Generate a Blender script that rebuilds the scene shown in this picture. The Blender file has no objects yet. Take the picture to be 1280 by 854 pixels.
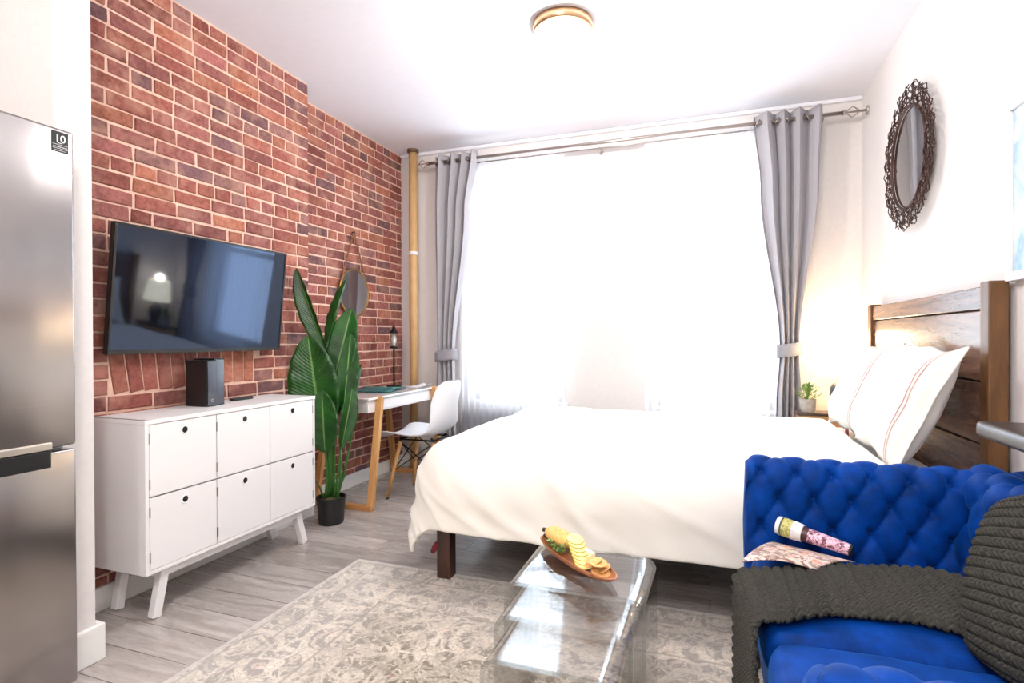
import bpy, bmesh, math, random
from mathutils import Vector, Matrix, noise
random.seed(7)
C = bpy.context.scene.collection
PI = math.pi
sin, cos = math.sin, math.cos

# ------------------------------------------------------------------ helpers
def lin(c):
    return tuple(((v/255)/12.92 if v/255 <= .04045 else ((v/255+.055)/1.055)**2.4) for v in c)

def mat(name, rgb, rough=.5, metal=0, spec=.5, coat=0, sheen=0, **kw):
    m = bpy.data.materials.new(name); m.use_nodes = True
    b = m.node_tree.nodes['Principled BSDF']
    b.inputs['Base Color'].default_value = (*lin(rgb), 1)
    b.inputs['Roughness'].default_value = rough
    b.inputs['Metallic'].default_value = metal
    b.inputs['Specular IOR Level'].default_value = spec
    b.inputs['Coat Weight'].default_value = coat
    b.inputs['Sheen Weight'].default_value = sheen
    for k, v in kw.items(): b.inputs[k.replace('_', ' ')].default_value = v
    return m

class NT:
    def __init__(s, m): s.m = m; s.t = m.node_tree; s.b = s.t.nodes.get('Principled BSDF')
    def n(s, typ, **kw):
        x = s.t.nodes.new(typ)
        for k, v in kw.items():
            if hasattr(x, k): setattr(x, k, v)
            else: x.inputs[k.replace('_', ' ')].default_value = v
        return x
    def l(s, a, b): s.t.links.new(a, b)
    def coords(s, scale=(1, 1, 1), kind='Object'):
        tc = s.n('ShaderNodeTexCoord'); mp = s.n('ShaderNodeMapping')
        mp.inputs['Scale'].default_value = scale
        s.l(tc.outputs[kind], mp.inputs['Vector']); return mp.outputs['Vector']
    def noise(s, vec, scale, detail=4, rough=.5, dist=0):
        x = s.n('ShaderNodeTexNoise'); x.inputs['Scale'].default_value = scale
        x.inputs['Detail'].default_value = detail; x.inputs['Roughness'].default_value = rough
        x.inputs['Distortion'].default_value = dist
        s.l(vec, x.inputs['Vector']); return x.outputs['Fac']
    def ramp(s, fac, stops):
        r = s.n('ShaderNodeValToRGB'); e = r.color_ramp.elements
        while len(e) < len(stops): e.new(.5)
        for i, (p, c) in enumerate(stops):
            e[i].position = p; e[i].color = (*(lin(c) if not isinstance(c, float) else (c, c, c)), 1)
        s.l(fac, r.inputs['Fac']); return r.outputs['Color']
    def mix(s, fac, a, b, mode='MIX'):
        x = s.n('ShaderNodeMix', data_type='RGBA', blend_type=mode)
        if isinstance(fac, float): x.inputs[0].default_value = fac
        else: s.l(fac, x.inputs[0])
        for i, v in ((6, a), (7, b)):
            if isinstance(v, tuple): x.inputs[i].default_value = (*lin(v), 1)
            else: s.l(v, x.inputs[i])
        return x.outputs[2]
    def math(s, op, a, b=None):
        x = s.n('ShaderNodeMath', operation=op)
        for i, v in ((0, a), (1, b)):
            if v is None: continue
            if isinstance(v, (int, float)): x.inputs[i].default_value = v
            else: s.l(v, x.inputs[i])
        return x.outputs[0]
    def bump(s, h, strength=.3, dist=.01):
        x = s.n('ShaderNodeBump'); x.inputs['Strength'].default_value = strength; x.inputs['Distance'].default_value = dist
        s.l(h, x.inputs['Height']); s.l(x.outputs['Normal'], s.b.inputs['Normal'])

def speckle(name, c1, c2, scale=60, rough=.6, bumpv=.1, stretch=(1, 1, 1), bdist=.002, **kw):
    m = mat(name, c1, rough, **kw); n = NT(m); v = n.coords(stretch)
    f = n.noise(v, scale, 5, .6)
    n.l(n.ramp(f, [(.3, c1), (.7, c2)]), n.b.inputs['Base Color'])
    n.bump(f, bumpv, bdist); return m

def wood(name, dark, light, scale=3, axis=0, rough=.5, bumpv=.15, ring=14):
    m = mat(name, dark, rough); n = NT(m)
    st = [9, 9, 9]; st[axis] = .7
    v = n.coords(tuple(st))
    f = n.noise(v, scale, 6, .6, .8)
    g = n.noise(v, scale*ring, 3, .6)
    h = n.math('ADD', n.math('MULTIPLY', f, .75), n.math('MULTIPLY', g, .25))
    mid = tuple((a+b)/2 for a, b in zip(dark, light))
    n.l(n.ramp(h, [(.32, dark), (.5, mid), (.68, light)]), n.b.inputs['Base Color'])
    n.bump(h, bumpv, .002); return m

def link(name, bm, m, parent=None, smooth=False, angle=None):
    me = bpy.data.meshes.new(name)
    bmesh.ops.recalc_face_normals(bm, faces=bm.faces) if getattr(bm, '_rc', True) else None
    bm.to_mesh(me); bm.free()
    o = bpy.data.objects.new(name, me); C.objects.link(o)
    for x in (m if isinstance(m, (list, tuple)) else [m]): me.materials.append(x)
    if smooth or angle is not None:
        for p in me.polygons: p.use_smooth = True
        if angle is not None: me.set_sharp_from_angle(angle=math.radians(angle))
    if parent is not None:
        o.parent = parent
        o.matrix_parent_inverse = Matrix.Identity(4)
        mw = Matrix.Identity(4); p = parent
        while p is not None: mw = p.matrix_basis @ mw; p = p.parent
        me.transform(mw.inverted())
    return o

def tag(o, label, cat, group=None, kind=None):
    o['label'] = label; o['category'] = cat
    if group: o['group'] = group
    if kind: o['kind'] = kind
    return o

def thing(name, label, cat, loc=(0, 0, 0), rz=0, group=None):
    o = bpy.data.objects.new(name, None); C.objects.link(o)
    o.location = loc; o.rotation_euler = (0, 0, rz); o.empty_display_size = .05
    return tag(o, label, cat, group)

def struct(o): o['kind'] = 'structure'; return o

def BM(): return bmesh.new()

def box(bm, x0, x1, y0, y1, z0, z1, bev=0, seg=2, M=None, mi=0):
    r = bmesh.ops.create_cube(bm, size=1)
    vs = r['verts']
    bmesh.ops.scale(bm, vec=(x1-x0, y1-y0, z1-z0), verts=vs)
    bmesh.ops.translate(bm, vec=((x0+x1)/2, (y0+y1)/2, (z0+z1)/2), verts=vs)
    if M is not None: bmesh.ops.transform(bm, matrix=M, verts=vs)
    fs = list({f for v in vs for f in v.link_faces})
    for f in fs: f.material_index = mi
    if bev:
        es = list({e for v in vs for e in v.link_edges})
        bmesh.ops.bevel(bm, geom=es, offset=bev, segments=seg, profile=.5, affect='EDGES')
    return bm

def beam(bm, a, b, w, d, up=(0, 0, 1), bev=0):
    """rectangular bar from a to b, w across, d the other way"""
    a, b = Vector(a), Vector(b); z = (b-a).normalized(); u = Vector(up)
    x = u.cross(z)
    if x.length < 1e-4: x = Vector((1, 0, 0)).cross(z)
    x.normalize(); y = z.cross(x)
    M = Matrix((x, y, z)).transposed().to_4x4(); M.translation = (a+b)/2
    L = (b-a).length
    return box(bm, -w/2, w/2, -d/2, d/2, -L/2, L/2, bev, 2, M)

def tube(bm, pts, r, n=8, closed=False, caps=True):
    pts = [Vector(p) for p in pts]; N = len(pts)
    rr = r if isinstance(r, (list, tuple)) else [r]*N
    rings = []; prev = None
    for i, p in enumerate(pts):
        if closed: t = pts[(i+1) % N]-pts[i-1]
        else: t = pts[min(i+1, N-1)]-pts[max(i-1, 0)]
        t.normalize()
        if prev is None:
            x = t.cross(Vector((0, 0, 1)))
            if x.length < .01: x = t.cross(Vector((1, 0, 0)))
        else: x = prev-t*prev.dot(t)
        x.normalize(); prev = x; y = t.cross(x)
        rings.append([bm.verts.new(p+(x*cos(2*PI*k/n)+y*sin(2*PI*k/n))*rr[i]) for k in range(n)])
    for i in range(N if closed else N-1):
        A, B = rings[i], rings[(i+1) % N]
        for k in range(n): bm.faces.new((A[k], A[(k+1) % n], B[(k+1) % n], B[k]))
    if caps and not closed:
        bm.faces.new(rings[0][::-1]); bm.faces.new(rings[-1])
    return bm

def lathe(bm, prof, c=(0, 0, 0), n=32, M=None):
    c = Vector(c); rings = []; new = []
    for r, z in prof:
        if r < 1e-6: vs = [bm.verts.new((0, 0, z))]
        else: vs = [bm.verts.new((r*cos(2*PI*k/n), r*sin(2*PI*k/n), z)) for k in range(n)]
        rings.append(vs); new += vs
    for A, B in zip(rings, rings[1:]):
        for k in range(n):
            a, b = A[k % len(A)], A[(k+1) % n % len(A)]
            d, e = B[k % len(B)], B[(k+1) % n % len(B)]
            f = []
            for v in (a, b, e, d):
                if v not in f: f.append(v)
            if len(f) > 2: bm.faces.new(f)
    for v in new:
        if M is not None: v.co = M @ v.co
        v.co += c
    return bm

def grid(bm, f, nu, nv, cu=False, cv=False, mi=0, uv=False):
    """surface from f(u,v), u,v in 0..1"""
    G = [[bm.verts.new(f(i/nu, j/nv)) for j in range(nv+(0 if cv else 1))] for i in range(nu+(0 if cu else 1))]
    lay = bm.loops.layers.uv.verify() if uv else None
    for i in range(nu):
        for j in range(nv):
            i2 = (i+1) % len(G) if cu else i+1; j2 = (j+1) % len(G[0]) if cv else j+1
            try:
                fc = bm.faces.new((G[i][j], G[i2][j], G[i2][j2], G[i][j2])); fc.material_index = mi
                if uv:
                    for lp, (a, b) in zip(fc.loops, ((i, j), (i+1, j), (i+1, j+1), (i, j+1))): lp[lay].uv = (a/nu, b/nv)
            except ValueError: pass
    return G

def solid(o, t, off=-1):
    md = o.modifiers.new('thickness', 'SOLIDIFY'); md.thickness = t; md.offset = off; return o
def subsurf(o, l=1):
    md = o.modifiers.new('smooth', 'SUBSURF'); md.levels = l; md.render_levels = l; return o

def part(name, bm, m, parent, **kw): return link(name, bm, m, parent, **kw)

# ------------------------------------------------------------------ room measures (metres; camera stands at x=0, y=0)
H = 2.786; XL = -2.62; XB = -2.44; YB = 4.364; XR = .975; YF = -2.4; YBR = 2.92

# ------------------------------------------------------------------ materials
M_wall = speckle('wall_paint', (221, 215, 212), (226, 220, 217), 40, .75, .02)
M_ceil = speckle('ceiling_paint', (239, 238, 245), (242, 241, 248), 30, .85, .02)
M_trim = mat('trim_paint', (240, 238, 234), .4)
M_white = mat('white_lacquer', (233, 230, 229), .35)
M_blackplastic = mat('black_plastic', (14, 14, 16), .4)
M_chrome = mat('brushed_nickel', (190, 186, 180), .28, 1)
M_mirror = mat('mirror_glass', (225, 228, 230), .015, 1)
M_blackmetal = mat('black_metal', (22, 20, 20), .4, .6)

def brick_mat():
    m = mat('old_red_brick', (150, 80, 62), .88, spec=.25); n = NT(m)
    at = n.n('ShaderNodeAttribute', attribute_name='Col')
    v = n.coords()
    f = n.noise(v, 45, 6, .7); g = n.noise(v, 7, 4, .6, .4)
    spots = n.ramp(n.noise(v, 130, 3, .7), [(.62, (255, 255, 255)), (.78, (120, 90, 80))])
    c = n.mix(1.0, at.outputs['Color'], n.ramp(f, [(.3, (176, 164, 160)), (.68, (255, 252, 250))]), 'MULTIPLY')
    c = n.mix(.6, c, spots, 'MULTIPLY')
    gg = n.ramp(g, [(.48, 0.0), (.75, .6)])
    c = n.mix(gg, c, (196, 150, 130))
    n.l(c, n.b.inputs['Base Color']); n.bump(n.math('ADD', f, n.math('MULTIPLY', g, .6)), .7, .006)
    return m
M_brick = brick_mat()
M_mortar = speckle('mortar', (206, 166, 146), (230, 196, 176), 35, .95, .5, bdist=.006)

def floor_mat():
    m = mat('grey_oak_planks', (150, 145, 142), .33, spec=.5); n = NT(m)
    v = n.coords()
    br = n.n('ShaderNodeTexBrick'); n.l(v, br.inputs['Vector'])
    br.inputs['Scale'].default_value = 1; br.inputs['Brick Width'].default_value = 1.25; br.inputs['Row Height'].default_value = .16
    br.inputs['Mortar Size'].default_value = .0016; br.inputs['Mortar Smooth'].default_value = .3
    br.inputs['Color1'].default_value = (.25, .25, .25, 1); br.inputs['Color2'].default_value = (.75, .75, .75, 1)
    br.inputs['Mortar'].default_value = (.1, .1, .1, 1); br.offset = .37
    sep = n.n('ShaderNodeSeparateXYZ'); n.l(v, sep.inputs[0])
    # per plank offset of the grain
    cmb = n.n('ShaderNodeCombineXYZ')
    n.l(n.math('MULTIPLY', sep.outputs[0], .9), cmb.inputs[0]); n.l(n.math('MULTIPLY', sep.outputs[1], 11), cmb.inputs[1])
    sv = n.n('ShaderNodeSeparateColor'); n.l(br.outputs['Color'], sv.inputs[0])
    n.l(n.math('MULTIPLY', sv.outputs[0], 9), cmb.inputs[2])
    g = n.noise(cmb.outputs[0], 2.2, 8, .65, .9)
    g2 = n.noise(cmb.outputs[0], 14, 4, .6)
    h = n.math('ADD', n.math('MULTIPLY', g, .8), n.math('MULTIPLY', g2, .2))
    col = n.ramp(h, [(.28, (130, 121, 116)), (.45, (168, 160, 155)), (.58, (190, 183, 179)), (.74, (214, 208, 204))])
    tint = n.ramp(sv.outputs[0], [(.1, (70, 66, 62)), (.24, (222, 219, 218)), (.76, (255, 252, 250))])
    n.l(n.mix(1.0, col, tint, 'MULTIPLY'), n.b.inputs['Base Color'])
    n.l(n.ramp(g, [(.3, .32), (.7, .22)]), n.b.inputs['Roughness'])
    n.bump(h, .12, .002); return m
M_floor = floor_mat()

def rug_mat():
    m = mat('faded_oriental_rug', (170, 160, 148), .95, spec=.1, sheen=.2); n = NT(m)
    v = n.coords()
    wob = n.n('ShaderNodeTexNoise', Scale=6.0, Detail=3.0); n.l(v, wob.inputs['Vector'])
    wv = n.n('ShaderNodeVectorMath', operation='MULTIPLY_ADD'); n.l(wob.outputs['Color'], wv.inputs[0])
    wv.inputs[1].default_value = (.10, .10, 0); n.l(v, wv.inputs[2])
    def rings(scale, freq, lo, hi):
        vo = n.n('ShaderNodeTexVoronoi', voronoi_dimensions='2D', Scale=scale, Randomness=.75); n.l(wv.outputs[0], vo.inputs['Vector'])
        s = n.math('SINE', n.math('MULTIPLY', vo.outputs['Distance'], freq))
        return n.ramp(s, [(lo, 0.0), (hi, 1.0)])
    a = rings(3.4, 21, .25, .6); b = rings(8, 17, .35, .75)
    vo = n.n('ShaderNodeTexVoronoi', voronoi_dimensions='2D', feature='DISTANCE_TO_EDGE', Scale=6.5); n.l(wv.outputs[0], vo.inputs['Vector'])
    e = n.ramp(vo.outputs['Distance'], [(.03, 1.0), (.06, 0.0)])
    wear = n.noise(v, 4.5, 6, .7); fine = n.noise(v, 90, 3, .7); flow = n.noise(v, 20, 5, .65, 2.5)
    pat = n.math('MAXIMUM', n.math('MULTIPLY', a, .8), n.math('MAXIMUM', n.math('MULTIPLY', b, .55), n.math('MULTIPLY', e, .8)))
    pat = n.math('MULTIPLY', pat, n.ramp(wear, [(.36, .25), (.6, 1.0)]))
    pat = n.math('MULTIPLY', pat, n.ramp(fine, [(.35, .35), (.6, 1.0)]))
    pat = n.math('MAXIMUM', pat, n.math('MULTIPLY', n.ramp(flow, [(.52, 0.0), (.62, 1.0)]), .6))
    base = n.ramp(n.noise(v, 2.4, 3, .6), [(.35, (122, 111, 95)), (.55, (138, 128, 113)), (.72, (136, 131, 125))])
    base = n.mix(n.ramp(flow, [(.36, .8), (.47, 0.0)]), base, (104, 94, 80))
    sep = n.n('ShaderNodeSeparateXYZ'); n.l(v, sep.inputs[0])
    # border bands on the two edges in view: distance to the left and far edges
    dx = n.math('SUBTRACT', sep.outputs[0], -1.712); dy = n.math('SUBTRACT', 2.42, sep.outputs[1])
    d = n.math('MINIMUM', dx, dy)
    def band(lo, hi):
        r = n.n('ShaderNodeValToRGB'); r.color_ramp.interpolation = 'CONSTANT'; el = r.color_ramp.elements
        el.new(.5); el[0].position = 0; el[0].color = (0, 0, 0, 1); el[1].position = lo; el[1].color = (1, 1, 1, 1); el[2].position = hi; el[2].color = (0, 0, 0, 1)
        n.l(d, r.inputs['Fac']); return r.outputs['Color']
    base = n.mix(n.math('MULTIPLY', n.ramp(d, [(.30, 1.0), (.75, 0.0)]), .6), base, (182, 176, 172))
    col = n.mix(n.math('MINIMUM', n.math('MULTIPLY', pat, 1.2), 1.0), base, (228, 218, 203))
    for lo, hi, c, k in ((.0, .018, (196, 190, 184), .8), (.03, .04, (160, 152, 146), .6), (.13, .142, (158, 150, 144), .6), (.36, .375, (150, 142, 132), .6), (.44, .455, (196, 184, 168), .35)):
        col = n.mix(n.math('MULTIPLY', band(lo, hi), k), col, c)
    rose = n.ramp(n.noise(v, 9, 3, .6), [(.62, 0.0), (.72, .2)])
    col = n.mix(rose, col, (190, 140, 122))
    n.l(col, n.b.inputs['Base Color'])
    n.bump(n.math('ADD', n.noise(v, 260, 2, .6), n.math('MULTIPLY', pat, .5)), .5, .003); return m
M_rug = rug_mat()

M_velvet = mat('royal_blue_velvet', (14, 50, 150), .6, spec=.1, sheen=.16)
M_velvet.node_tree.nodes['Principled BSDF'].inputs['Sheen Tint'].default_value = (.08, .42, 1, 1)
M_velvet.node_tree.nodes['Principled BSDF'].inputs['Sheen Roughness'].default_value = .35
_n = NT(M_velvet); _v = _n.coords(); _f = _n.noise(_v, 14, 5, .6)
_n.l(_n.ramp(_f, [(.3, (0, 38, 98)), (.7, (0, 62, 152))]), _n.b.inputs['Base Color']); _n.bump(_n.noise(_v, 300, 2), .12, .001)
M_knit = speckle('charcoal_wool', (52, 51, 47), (72, 70, 65), 120, .95, .3, spec=.1)
M_linen = speckle('white_cotton', (238, 234, 224), (243, 239, 230), 250, .85, .12, spec=.15, sheen=.2)
M_sheet = speckle('cotton_sheet', (220, 221, 228), (230, 231, 236), 250, .85, .1, spec=.15)
M_stripe = mat('rose_stripe_thread', (196, 150, 148), .9)
M_maroon = speckle('maroon_cloth', (92, 20, 34), (120, 30, 44), 80, .9, .2)
M_darkwood = wood('dark_walnut', (38, 20, 14), (78, 44, 30), 2.5, 2, .4)
M_darkrail = wood('dark_walnut_rail', (30, 16, 12), (62, 34, 24), 2.5, 0, .45)
M_headwood = wood('headboard_planks', (66, 42, 34), (150, 112, 94), 2.2, 1, .24, .3)
M_postwood = wood('headboard_post', (74, 46, 20), (124, 84, 44), 2.4, 2, .4, .3)
M_oak = wood('light_oak', (186, 132, 76), (222, 174, 116), 2.6, 2, .5, .1)
M_oakx = wood('light_oak_bar', (166, 110, 62), (206, 152, 96), 2.6, 0, .5, .1)
M_greywood = wood('weathered_grey_wood', (28, 23, 23), (80, 69, 66), 2.4, 1, .32, .4)
M_trayw = wood('acacia_wood', (120, 66, 36), (186, 120, 74), 4, 0, .45, .1)
M_night = wood('nightstand_oak', (176, 132, 84), (214, 170, 118), 3, 0, .5, .1)
M_nightdark = wood('nightstand_dark_top', (44, 32, 30), (84, 62, 54), 3, 0, .35, .1)

def steel():
    m = mat('brushed_steel', (158, 153, 152), .26, 1); n = NT(m)
    v = n.coords((1, 1, 260)); f = n.noise(v, 3, 4, .6)
    w = n.noise(n.coords((1, 2.2, .5)), 1.5, 2, .5)
    n.l(n.ramp(f, [(.3, .20), (.7, .27)]), n.b.inputs['Roughness'])
    n.bump(w, .2, .05)
    n.b.inputs['Anisotropic'].default_value = .4
    return m
M_steel = steel()

def leaf_mat():
    m = mat('banana_leaf', (30, 84, 22), .32, spec=.5); n = NT(m)
    uv = n.n('ShaderNodeTexCoord'); sep = n.n('ShaderNodeSeparateXYZ'); n.l(uv.outputs['UV'], sep.inputs[0])
    a = n.math('ABSOLUTE', n.math('SUBTRACT', sep.outputs[1], .5))
    vein = n.math('SINE', n.math('MULTIPLY', n.math('SUBTRACT', sep.outputs[0], n.math('MULTIPLY', a, .35)), 190))
    rib = n.ramp(a, [(.012, 1.0), (.035, 0.0)])
    c = n.ramp(n.noise(n.coords(), 7, 3), [(.3, (10, 46, 12)), (.7, (30, 88, 20))])
    c = n.mix(n.math('MULTIPLY', n.ramp(vein, [(.5, 0.0), (1, 1.0)]), .3), c, (48, 112, 34))
    c = n.mix(n.math('MULTIPLY', rib, .7), c, (128, 168, 90))
    n.l(c, n.b.inputs['Base Color']); n.bump(vein, .25, .002)
    n.b.inputs['Transmission Weight'].default_value = 0
    return m
M_leaf = leaf_mat()
M_stem = speckle('green_stem', (38, 84, 30), (70, 122, 46), 30, .5, .1, (1, 1, .2))
M_soil = speckle('moss_soil', (60, 48, 30), (120, 104, 66), 90, .95, .9, bdist=.01)

def cloth_translucent(name, rgb, trans, transp, rgbt=None):
    m = bpy.data.materials.new(name); m.use_nodes = True; t = m.node_tree
    for x in list(t.nodes): t.nodes.remove(x)
    o = t.nodes.new('ShaderNodeOutputMaterial')
    d = t.nodes.new('ShaderNodeBsdfDiffuse'); d.inputs[0].default_value = (*lin(rgb), 1)
    tr = t.nodes.new('ShaderNodeBsdfTranslucent'); tr.inputs[0].default_value = (*lin(rgbt or rgb), 1)
    mx = t.nodes.new('ShaderNodeMixShader'); mx.inputs[0].default_value = trans
    t.links.new(d.outputs[0], mx.inputs[1]); t.links.new(tr.outputs[0], mx.inputs[2])
    n = NT(m); v = n.coords(); f = n.noise(v, 220, 2)
    bp = n.n('ShaderNodeBump', Strength=.15, Distance=.002); n.l(f, bp.inputs['Height']); n.l(bp.outputs[0], d.inputs['Normal'])
    cr = n.ramp(f, [(.3, tuple(x*.94 for x in rgb)), (.7, rgb)]); n.l(cr, d.inputs[0])
    last = mx
    if transp:
        tp = t.nodes.new('ShaderNodeBsdfTransparent'); m2 = t.nodes.new('ShaderNodeMixShader'); m2.inputs[0].default_value = transp
        t.links.new(mx.outputs[0], m2.inputs[1]); t.links.new(tp.outputs[0], m2.inputs[2]); last = m2
    t.links.new(last.outputs[0], o.inputs[0]); return m
M_sheer = cloth_translucent('white_sheer', (245, 246, 250), .6, .42)
M_curtain = cloth_translucent('grey_curtain', (190, 187, 192), .14, 0)
M_tieback = cloth_translucent('grey_tieback', (162, 161, 168), .1, 0)

def glassy(name, tint, rough=.01, ior=1.49, extra=0.0):
    m = bpy.data.materials.new(name); m.use_nodes = True; t = m.node_tree
    for x in list(t.nodes): t.nodes.remove(x)
    o = t.nodes.new('ShaderNodeOutputMaterial'); tp = t.nodes.new('ShaderNodeBsdfTransparent'); tp.inputs[0].default_value = (*tint, 1)
    g = t.nodes.new('ShaderNodeBsdfGlossy'); g.inputs['Roughness'].default_value = rough
    fr = t.nodes.new('ShaderNodeLayerWeight'); fr.inputs[0].default_value = .5
    n = NT(m); f0 = ((ior-1)/(ior+1))**2
    fac = n.math('ADD', n.math('MULTIPLY', n.math('POWER', fr.outputs['Facing'], 5), 1-f0), f0+extra)
    mx = t.nodes.new('ShaderNodeMixShader'); n.l(fac, mx.inputs[0]); n.l(tp.outputs[0], mx.inputs[1]); n.l(g.outputs[0], mx.inputs[2])
    n.l(mx.outputs[0], o.inputs[0]); return m
M_acrylic = glassy('clear_acrylic', (.965, .965, .965), .008, 1.49, .08)
M_acrylic_edge = glassy('acrylic_polished_edge', (.80, .84, .85), .03, 1.7, .06)
M_pane = glassy('window_glass', (.97, .98, .98), 0, 1.45)
M_lampglass = glassy('lamp_glass', (.93, .95, .95), .0, 1.5, .05)

def emit(name, rgb, s):
    m = mat(name, rgb, .4); b = m.node_tree.nodes['Principled BSDF']
    b.inputs['Emission Color'].default_value = (*lin(rgb), 1); b.inputs['Emission Strength'].default_value = s; return m
M_diffuser = emit('lit_opal_glass', (255, 246, 234), 12)
M_shade = emit('lit_lampshade', (255, 226, 176), 9)

# ------------------------------------------------------------------ the room
b = BM(); box(b, XL-.1, XR+.1, YF-.1, YB+.25, -.1, 0); struct(link('floor', b, M_floor))
b = BM(); box(b, XL-.1, XR+.1, YF-.1, YB+.25, H, H+.1); struct(link('ceiling', b, M_ceil))
b = BM(); box(b, XR, XR+.12, YF, YB+.25, 0, H); struct(link('wall_right', b, M_wall))
b = BM(); box(b, XL-.12, XR+.12, YF-.12, YF, 0, H); struct(link('wall_front', b, M_wall))
b = BM(); box(b, XL-.12, XL-.0, YF, 1.27, 0, H); struct(link('wall_kitchen', b, M_wall))
b = BM(); box(b, XL, -2.07, 1.235, 1.355, 0, H, .004); struct(link('wall_partition', b, M_wall))

# window openings in the back wall
W1 = (-1.93, -1.12, .62, 2.50); W2 = (-.38, .43, .62, 2.50); T = .2
b = BM()
y0, y1 = YB, YB+T
for x0, x1, z0, z1 in ((XL, W1[0], 0, H), (W1[1], W2[0], 0, H), (W2[1], XR, 0, H),
                       (W1[0], W1[1], 0, .62), (W2[0], W2[1], 0, .62), (W1[0], W1[1], 2.5, H), (W2[0], W2[1], 2.5, H)):
    box(b, x0, x1, y0, y1, z0, z1)
bmesh.ops.remove_doubles(b, verts=b.verts, dist=1e-5)
struct(link('wall_back', b, M_wall))
for i, (x0, x1, z0, z1) in enumerate((W1, W2)):
    r = bpy.data.objects.new('window_%d' % (i+1), None); C.objects.link(r); r.location = ((x0+x1)/2, YB, z0); struct(r)
    b = BM(); f = .045; ya, yb = YB+.09, YB+.14
    box(b, x0, x0+f, ya, yb, z0, z1); box(b, x1-f, x1, ya, yb, z0, z1); box(b, x0, x1, ya, yb, z0, z0+f); box(b, x0, x1, ya, yb, z1-f, z1)
    zm = (z0+z1)/2; box(b, x0, x1, ya-.02, yb, zm-.025, zm+.025, .004)
    part('window_frame', b, M_trim, r)
    b = BM(); box(b, x0+f, x1-f, ya+.02, ya+.026, z0+f, zm-.025); box(b, x0+f, x1-f, ya+.02, ya+.026, zm+.025, z1-f)
    part('glass_pane', b, M_pane, r)
    b = BM(); box(b, x0-.04, x1+.04, YB-.03, YB+.09, z0-.03, z0, .006); part('window_sill', b, M_trim, r)

# bricks ---------------------------------------------------------------
BR = [(160, 84, 66), (150, 76, 64), (166, 92, 70), (140, 76, 70), (118, 78, 82), (172, 98, 68), (154, 86, 78), (138, 68, 56), (164, 90, 84), (144, 96, 90), (156, 80, 66), (148, 82, 74)]
def brick_mesh():
    bm = BM(); col = bm.loops.layers.float_color.new('Col')
    rnd = random.Random(3)
    def one(X, ya, yb, za, zb, rot=0, out=.0055, cut=None):
        c = lin(rnd.choice(BR)); k = rnd.uniform(1.05, 1.5); g_ = sum(c)/3; c = tuple(min(1, (v*.76+g_*.24)*k) for v in c)
        d = out+rnd.uniform(-.002, .002); j = .0036
        cy, cz = (ya+yb)/2, (za+zb)/2
        def pt(x, y, z, e):
            y += rnd.uniform(-j, j)*e; z += rnd.uniform(-j, j)*e
            dy, dz = y-cy, z-cz
            return bm.verts.new((x, cy+dy*cos(rot)-dz*sin(rot), cz+dy*sin(rot)+dz*cos(rot)))
        i = .0035
        B = [pt(X-.004, y, z, 0) for y, z in ((ya, za), (yb, za), (yb, zb), (ya, zb))]
        E = [pt(X+d-.003, y, z, 1) for y, z in ((ya, za), (yb, za), (yb, zb), (ya, zb))]
        F = [pt(X+d, y, z, 1) for y, z in ((ya+i, za+i), (yb-i, za+i), (yb-i, zb-i), (ya+i, zb-i))]
        fs = [bm.faces.new(F)]
        for P, Q in ((B, E), (E, F)):
            for k2 in range(4): fs.append(bm.faces.new((P[k2], P[(k2+1) % 4], Q[(k2+1) % 4], Q[k2])))
        for f in fs:
            f.material_index = 1
            for lp in f.loops: lp[col] = (*c, 1)
    def field(X, Y0, Y1, holes=()):
        ch = .0695; nrow = int(H/ch)+1
        for r in range(nrow):
            z0 = r*ch+.005; z1 = min(z0+ch-.0115, H-.002)
            if z1-z0 < .015: continue
            y = Y0-(.104 if r % 2 else 0)-rnd.uniform(0, .02)
            header = (r % 6 == 3)
            while y < Y1:
                L = (.094 if header or rnd.random() < .1 else .198)*rnd.uniform(.97, 1.03)
                a, e = max(y, Y0), min(y+L, Y1)
                y += L+.0125
                if e-a < .03: continue
                hit = False
                for (ha, hb, hz0, hz1) in holes:
                    if z1 > hz0+.01 and z0 < hz1-.01 and e > ha and a < hb:
                        hit = True
                        if a < ha-.04: one(X, a, ha-.008, z0, z1)
                        if e > hb+.04: one(X, hb+.008, e, z0, z1)
                if not hit: one(X, a, e, z0+rnd.uniform(-.001, .001), z1)
    field(XB, 1.36, YBR, holes=((1.66, 2.46, .905, 1.108),))
    # flat arch of leaning soldier bricks over the old fireplace
    n = 11; w = (2.46-1.66)/n
    for k in range(n):
        yc = 1.66+w*(k+.5); one(XB, yc-w/2+.004, yc+w/2-.005, .912, 1.104, rot=(2.36-yc)*.22, out=.006)
    field(XL, YBR+.002, YB-.002)
    # side of the chimney breast
    box(bm, XL-.12, XB, 1.356, YBR, 0, H-.0005); box(bm, XL-.12, XL, YBR, YB+.2, 0, H-.0005)
    return bm
b = brick_mesh(); struct(link('wall_left', b, [M_mortar, M_brick]))

def baseboard(name, x0, x1, y0, y1, h=.10):
    b = BM(); box(b, x0, x1, y0, y1, 0, h, .004); struct(link(name, b, M_trim))
baseboard('baseboard_left', XB+.001, XB+.022, 1.356, YBR+.02)
baseboard('baseboard_left.001', XL+.001, XL+.022, YBR+.02, YB)
baseboard('baseboard_back', XL+.022, XR, YB-.016, YB-.001)
baseboard('baseboard_right', XR-.016, XR-.001, YF, YB-.017)
b = BM(); box(b, -2.0695, -2.050, 1.21, 1.376, 0, .13, .005); box(b, XB, -2.070, 1.356, 1.376, 0, .13, .004); struct(link('baseboard_partition', b, M_trim))
# narrow cove where the ceiling meets the back wall
b = BM(); box(b, XL+.012, XR, YB-.035, YB-.0005, H-.028, H-.0005, .01, 3); struct(link('trim_1', b, M_ceil))

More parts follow.
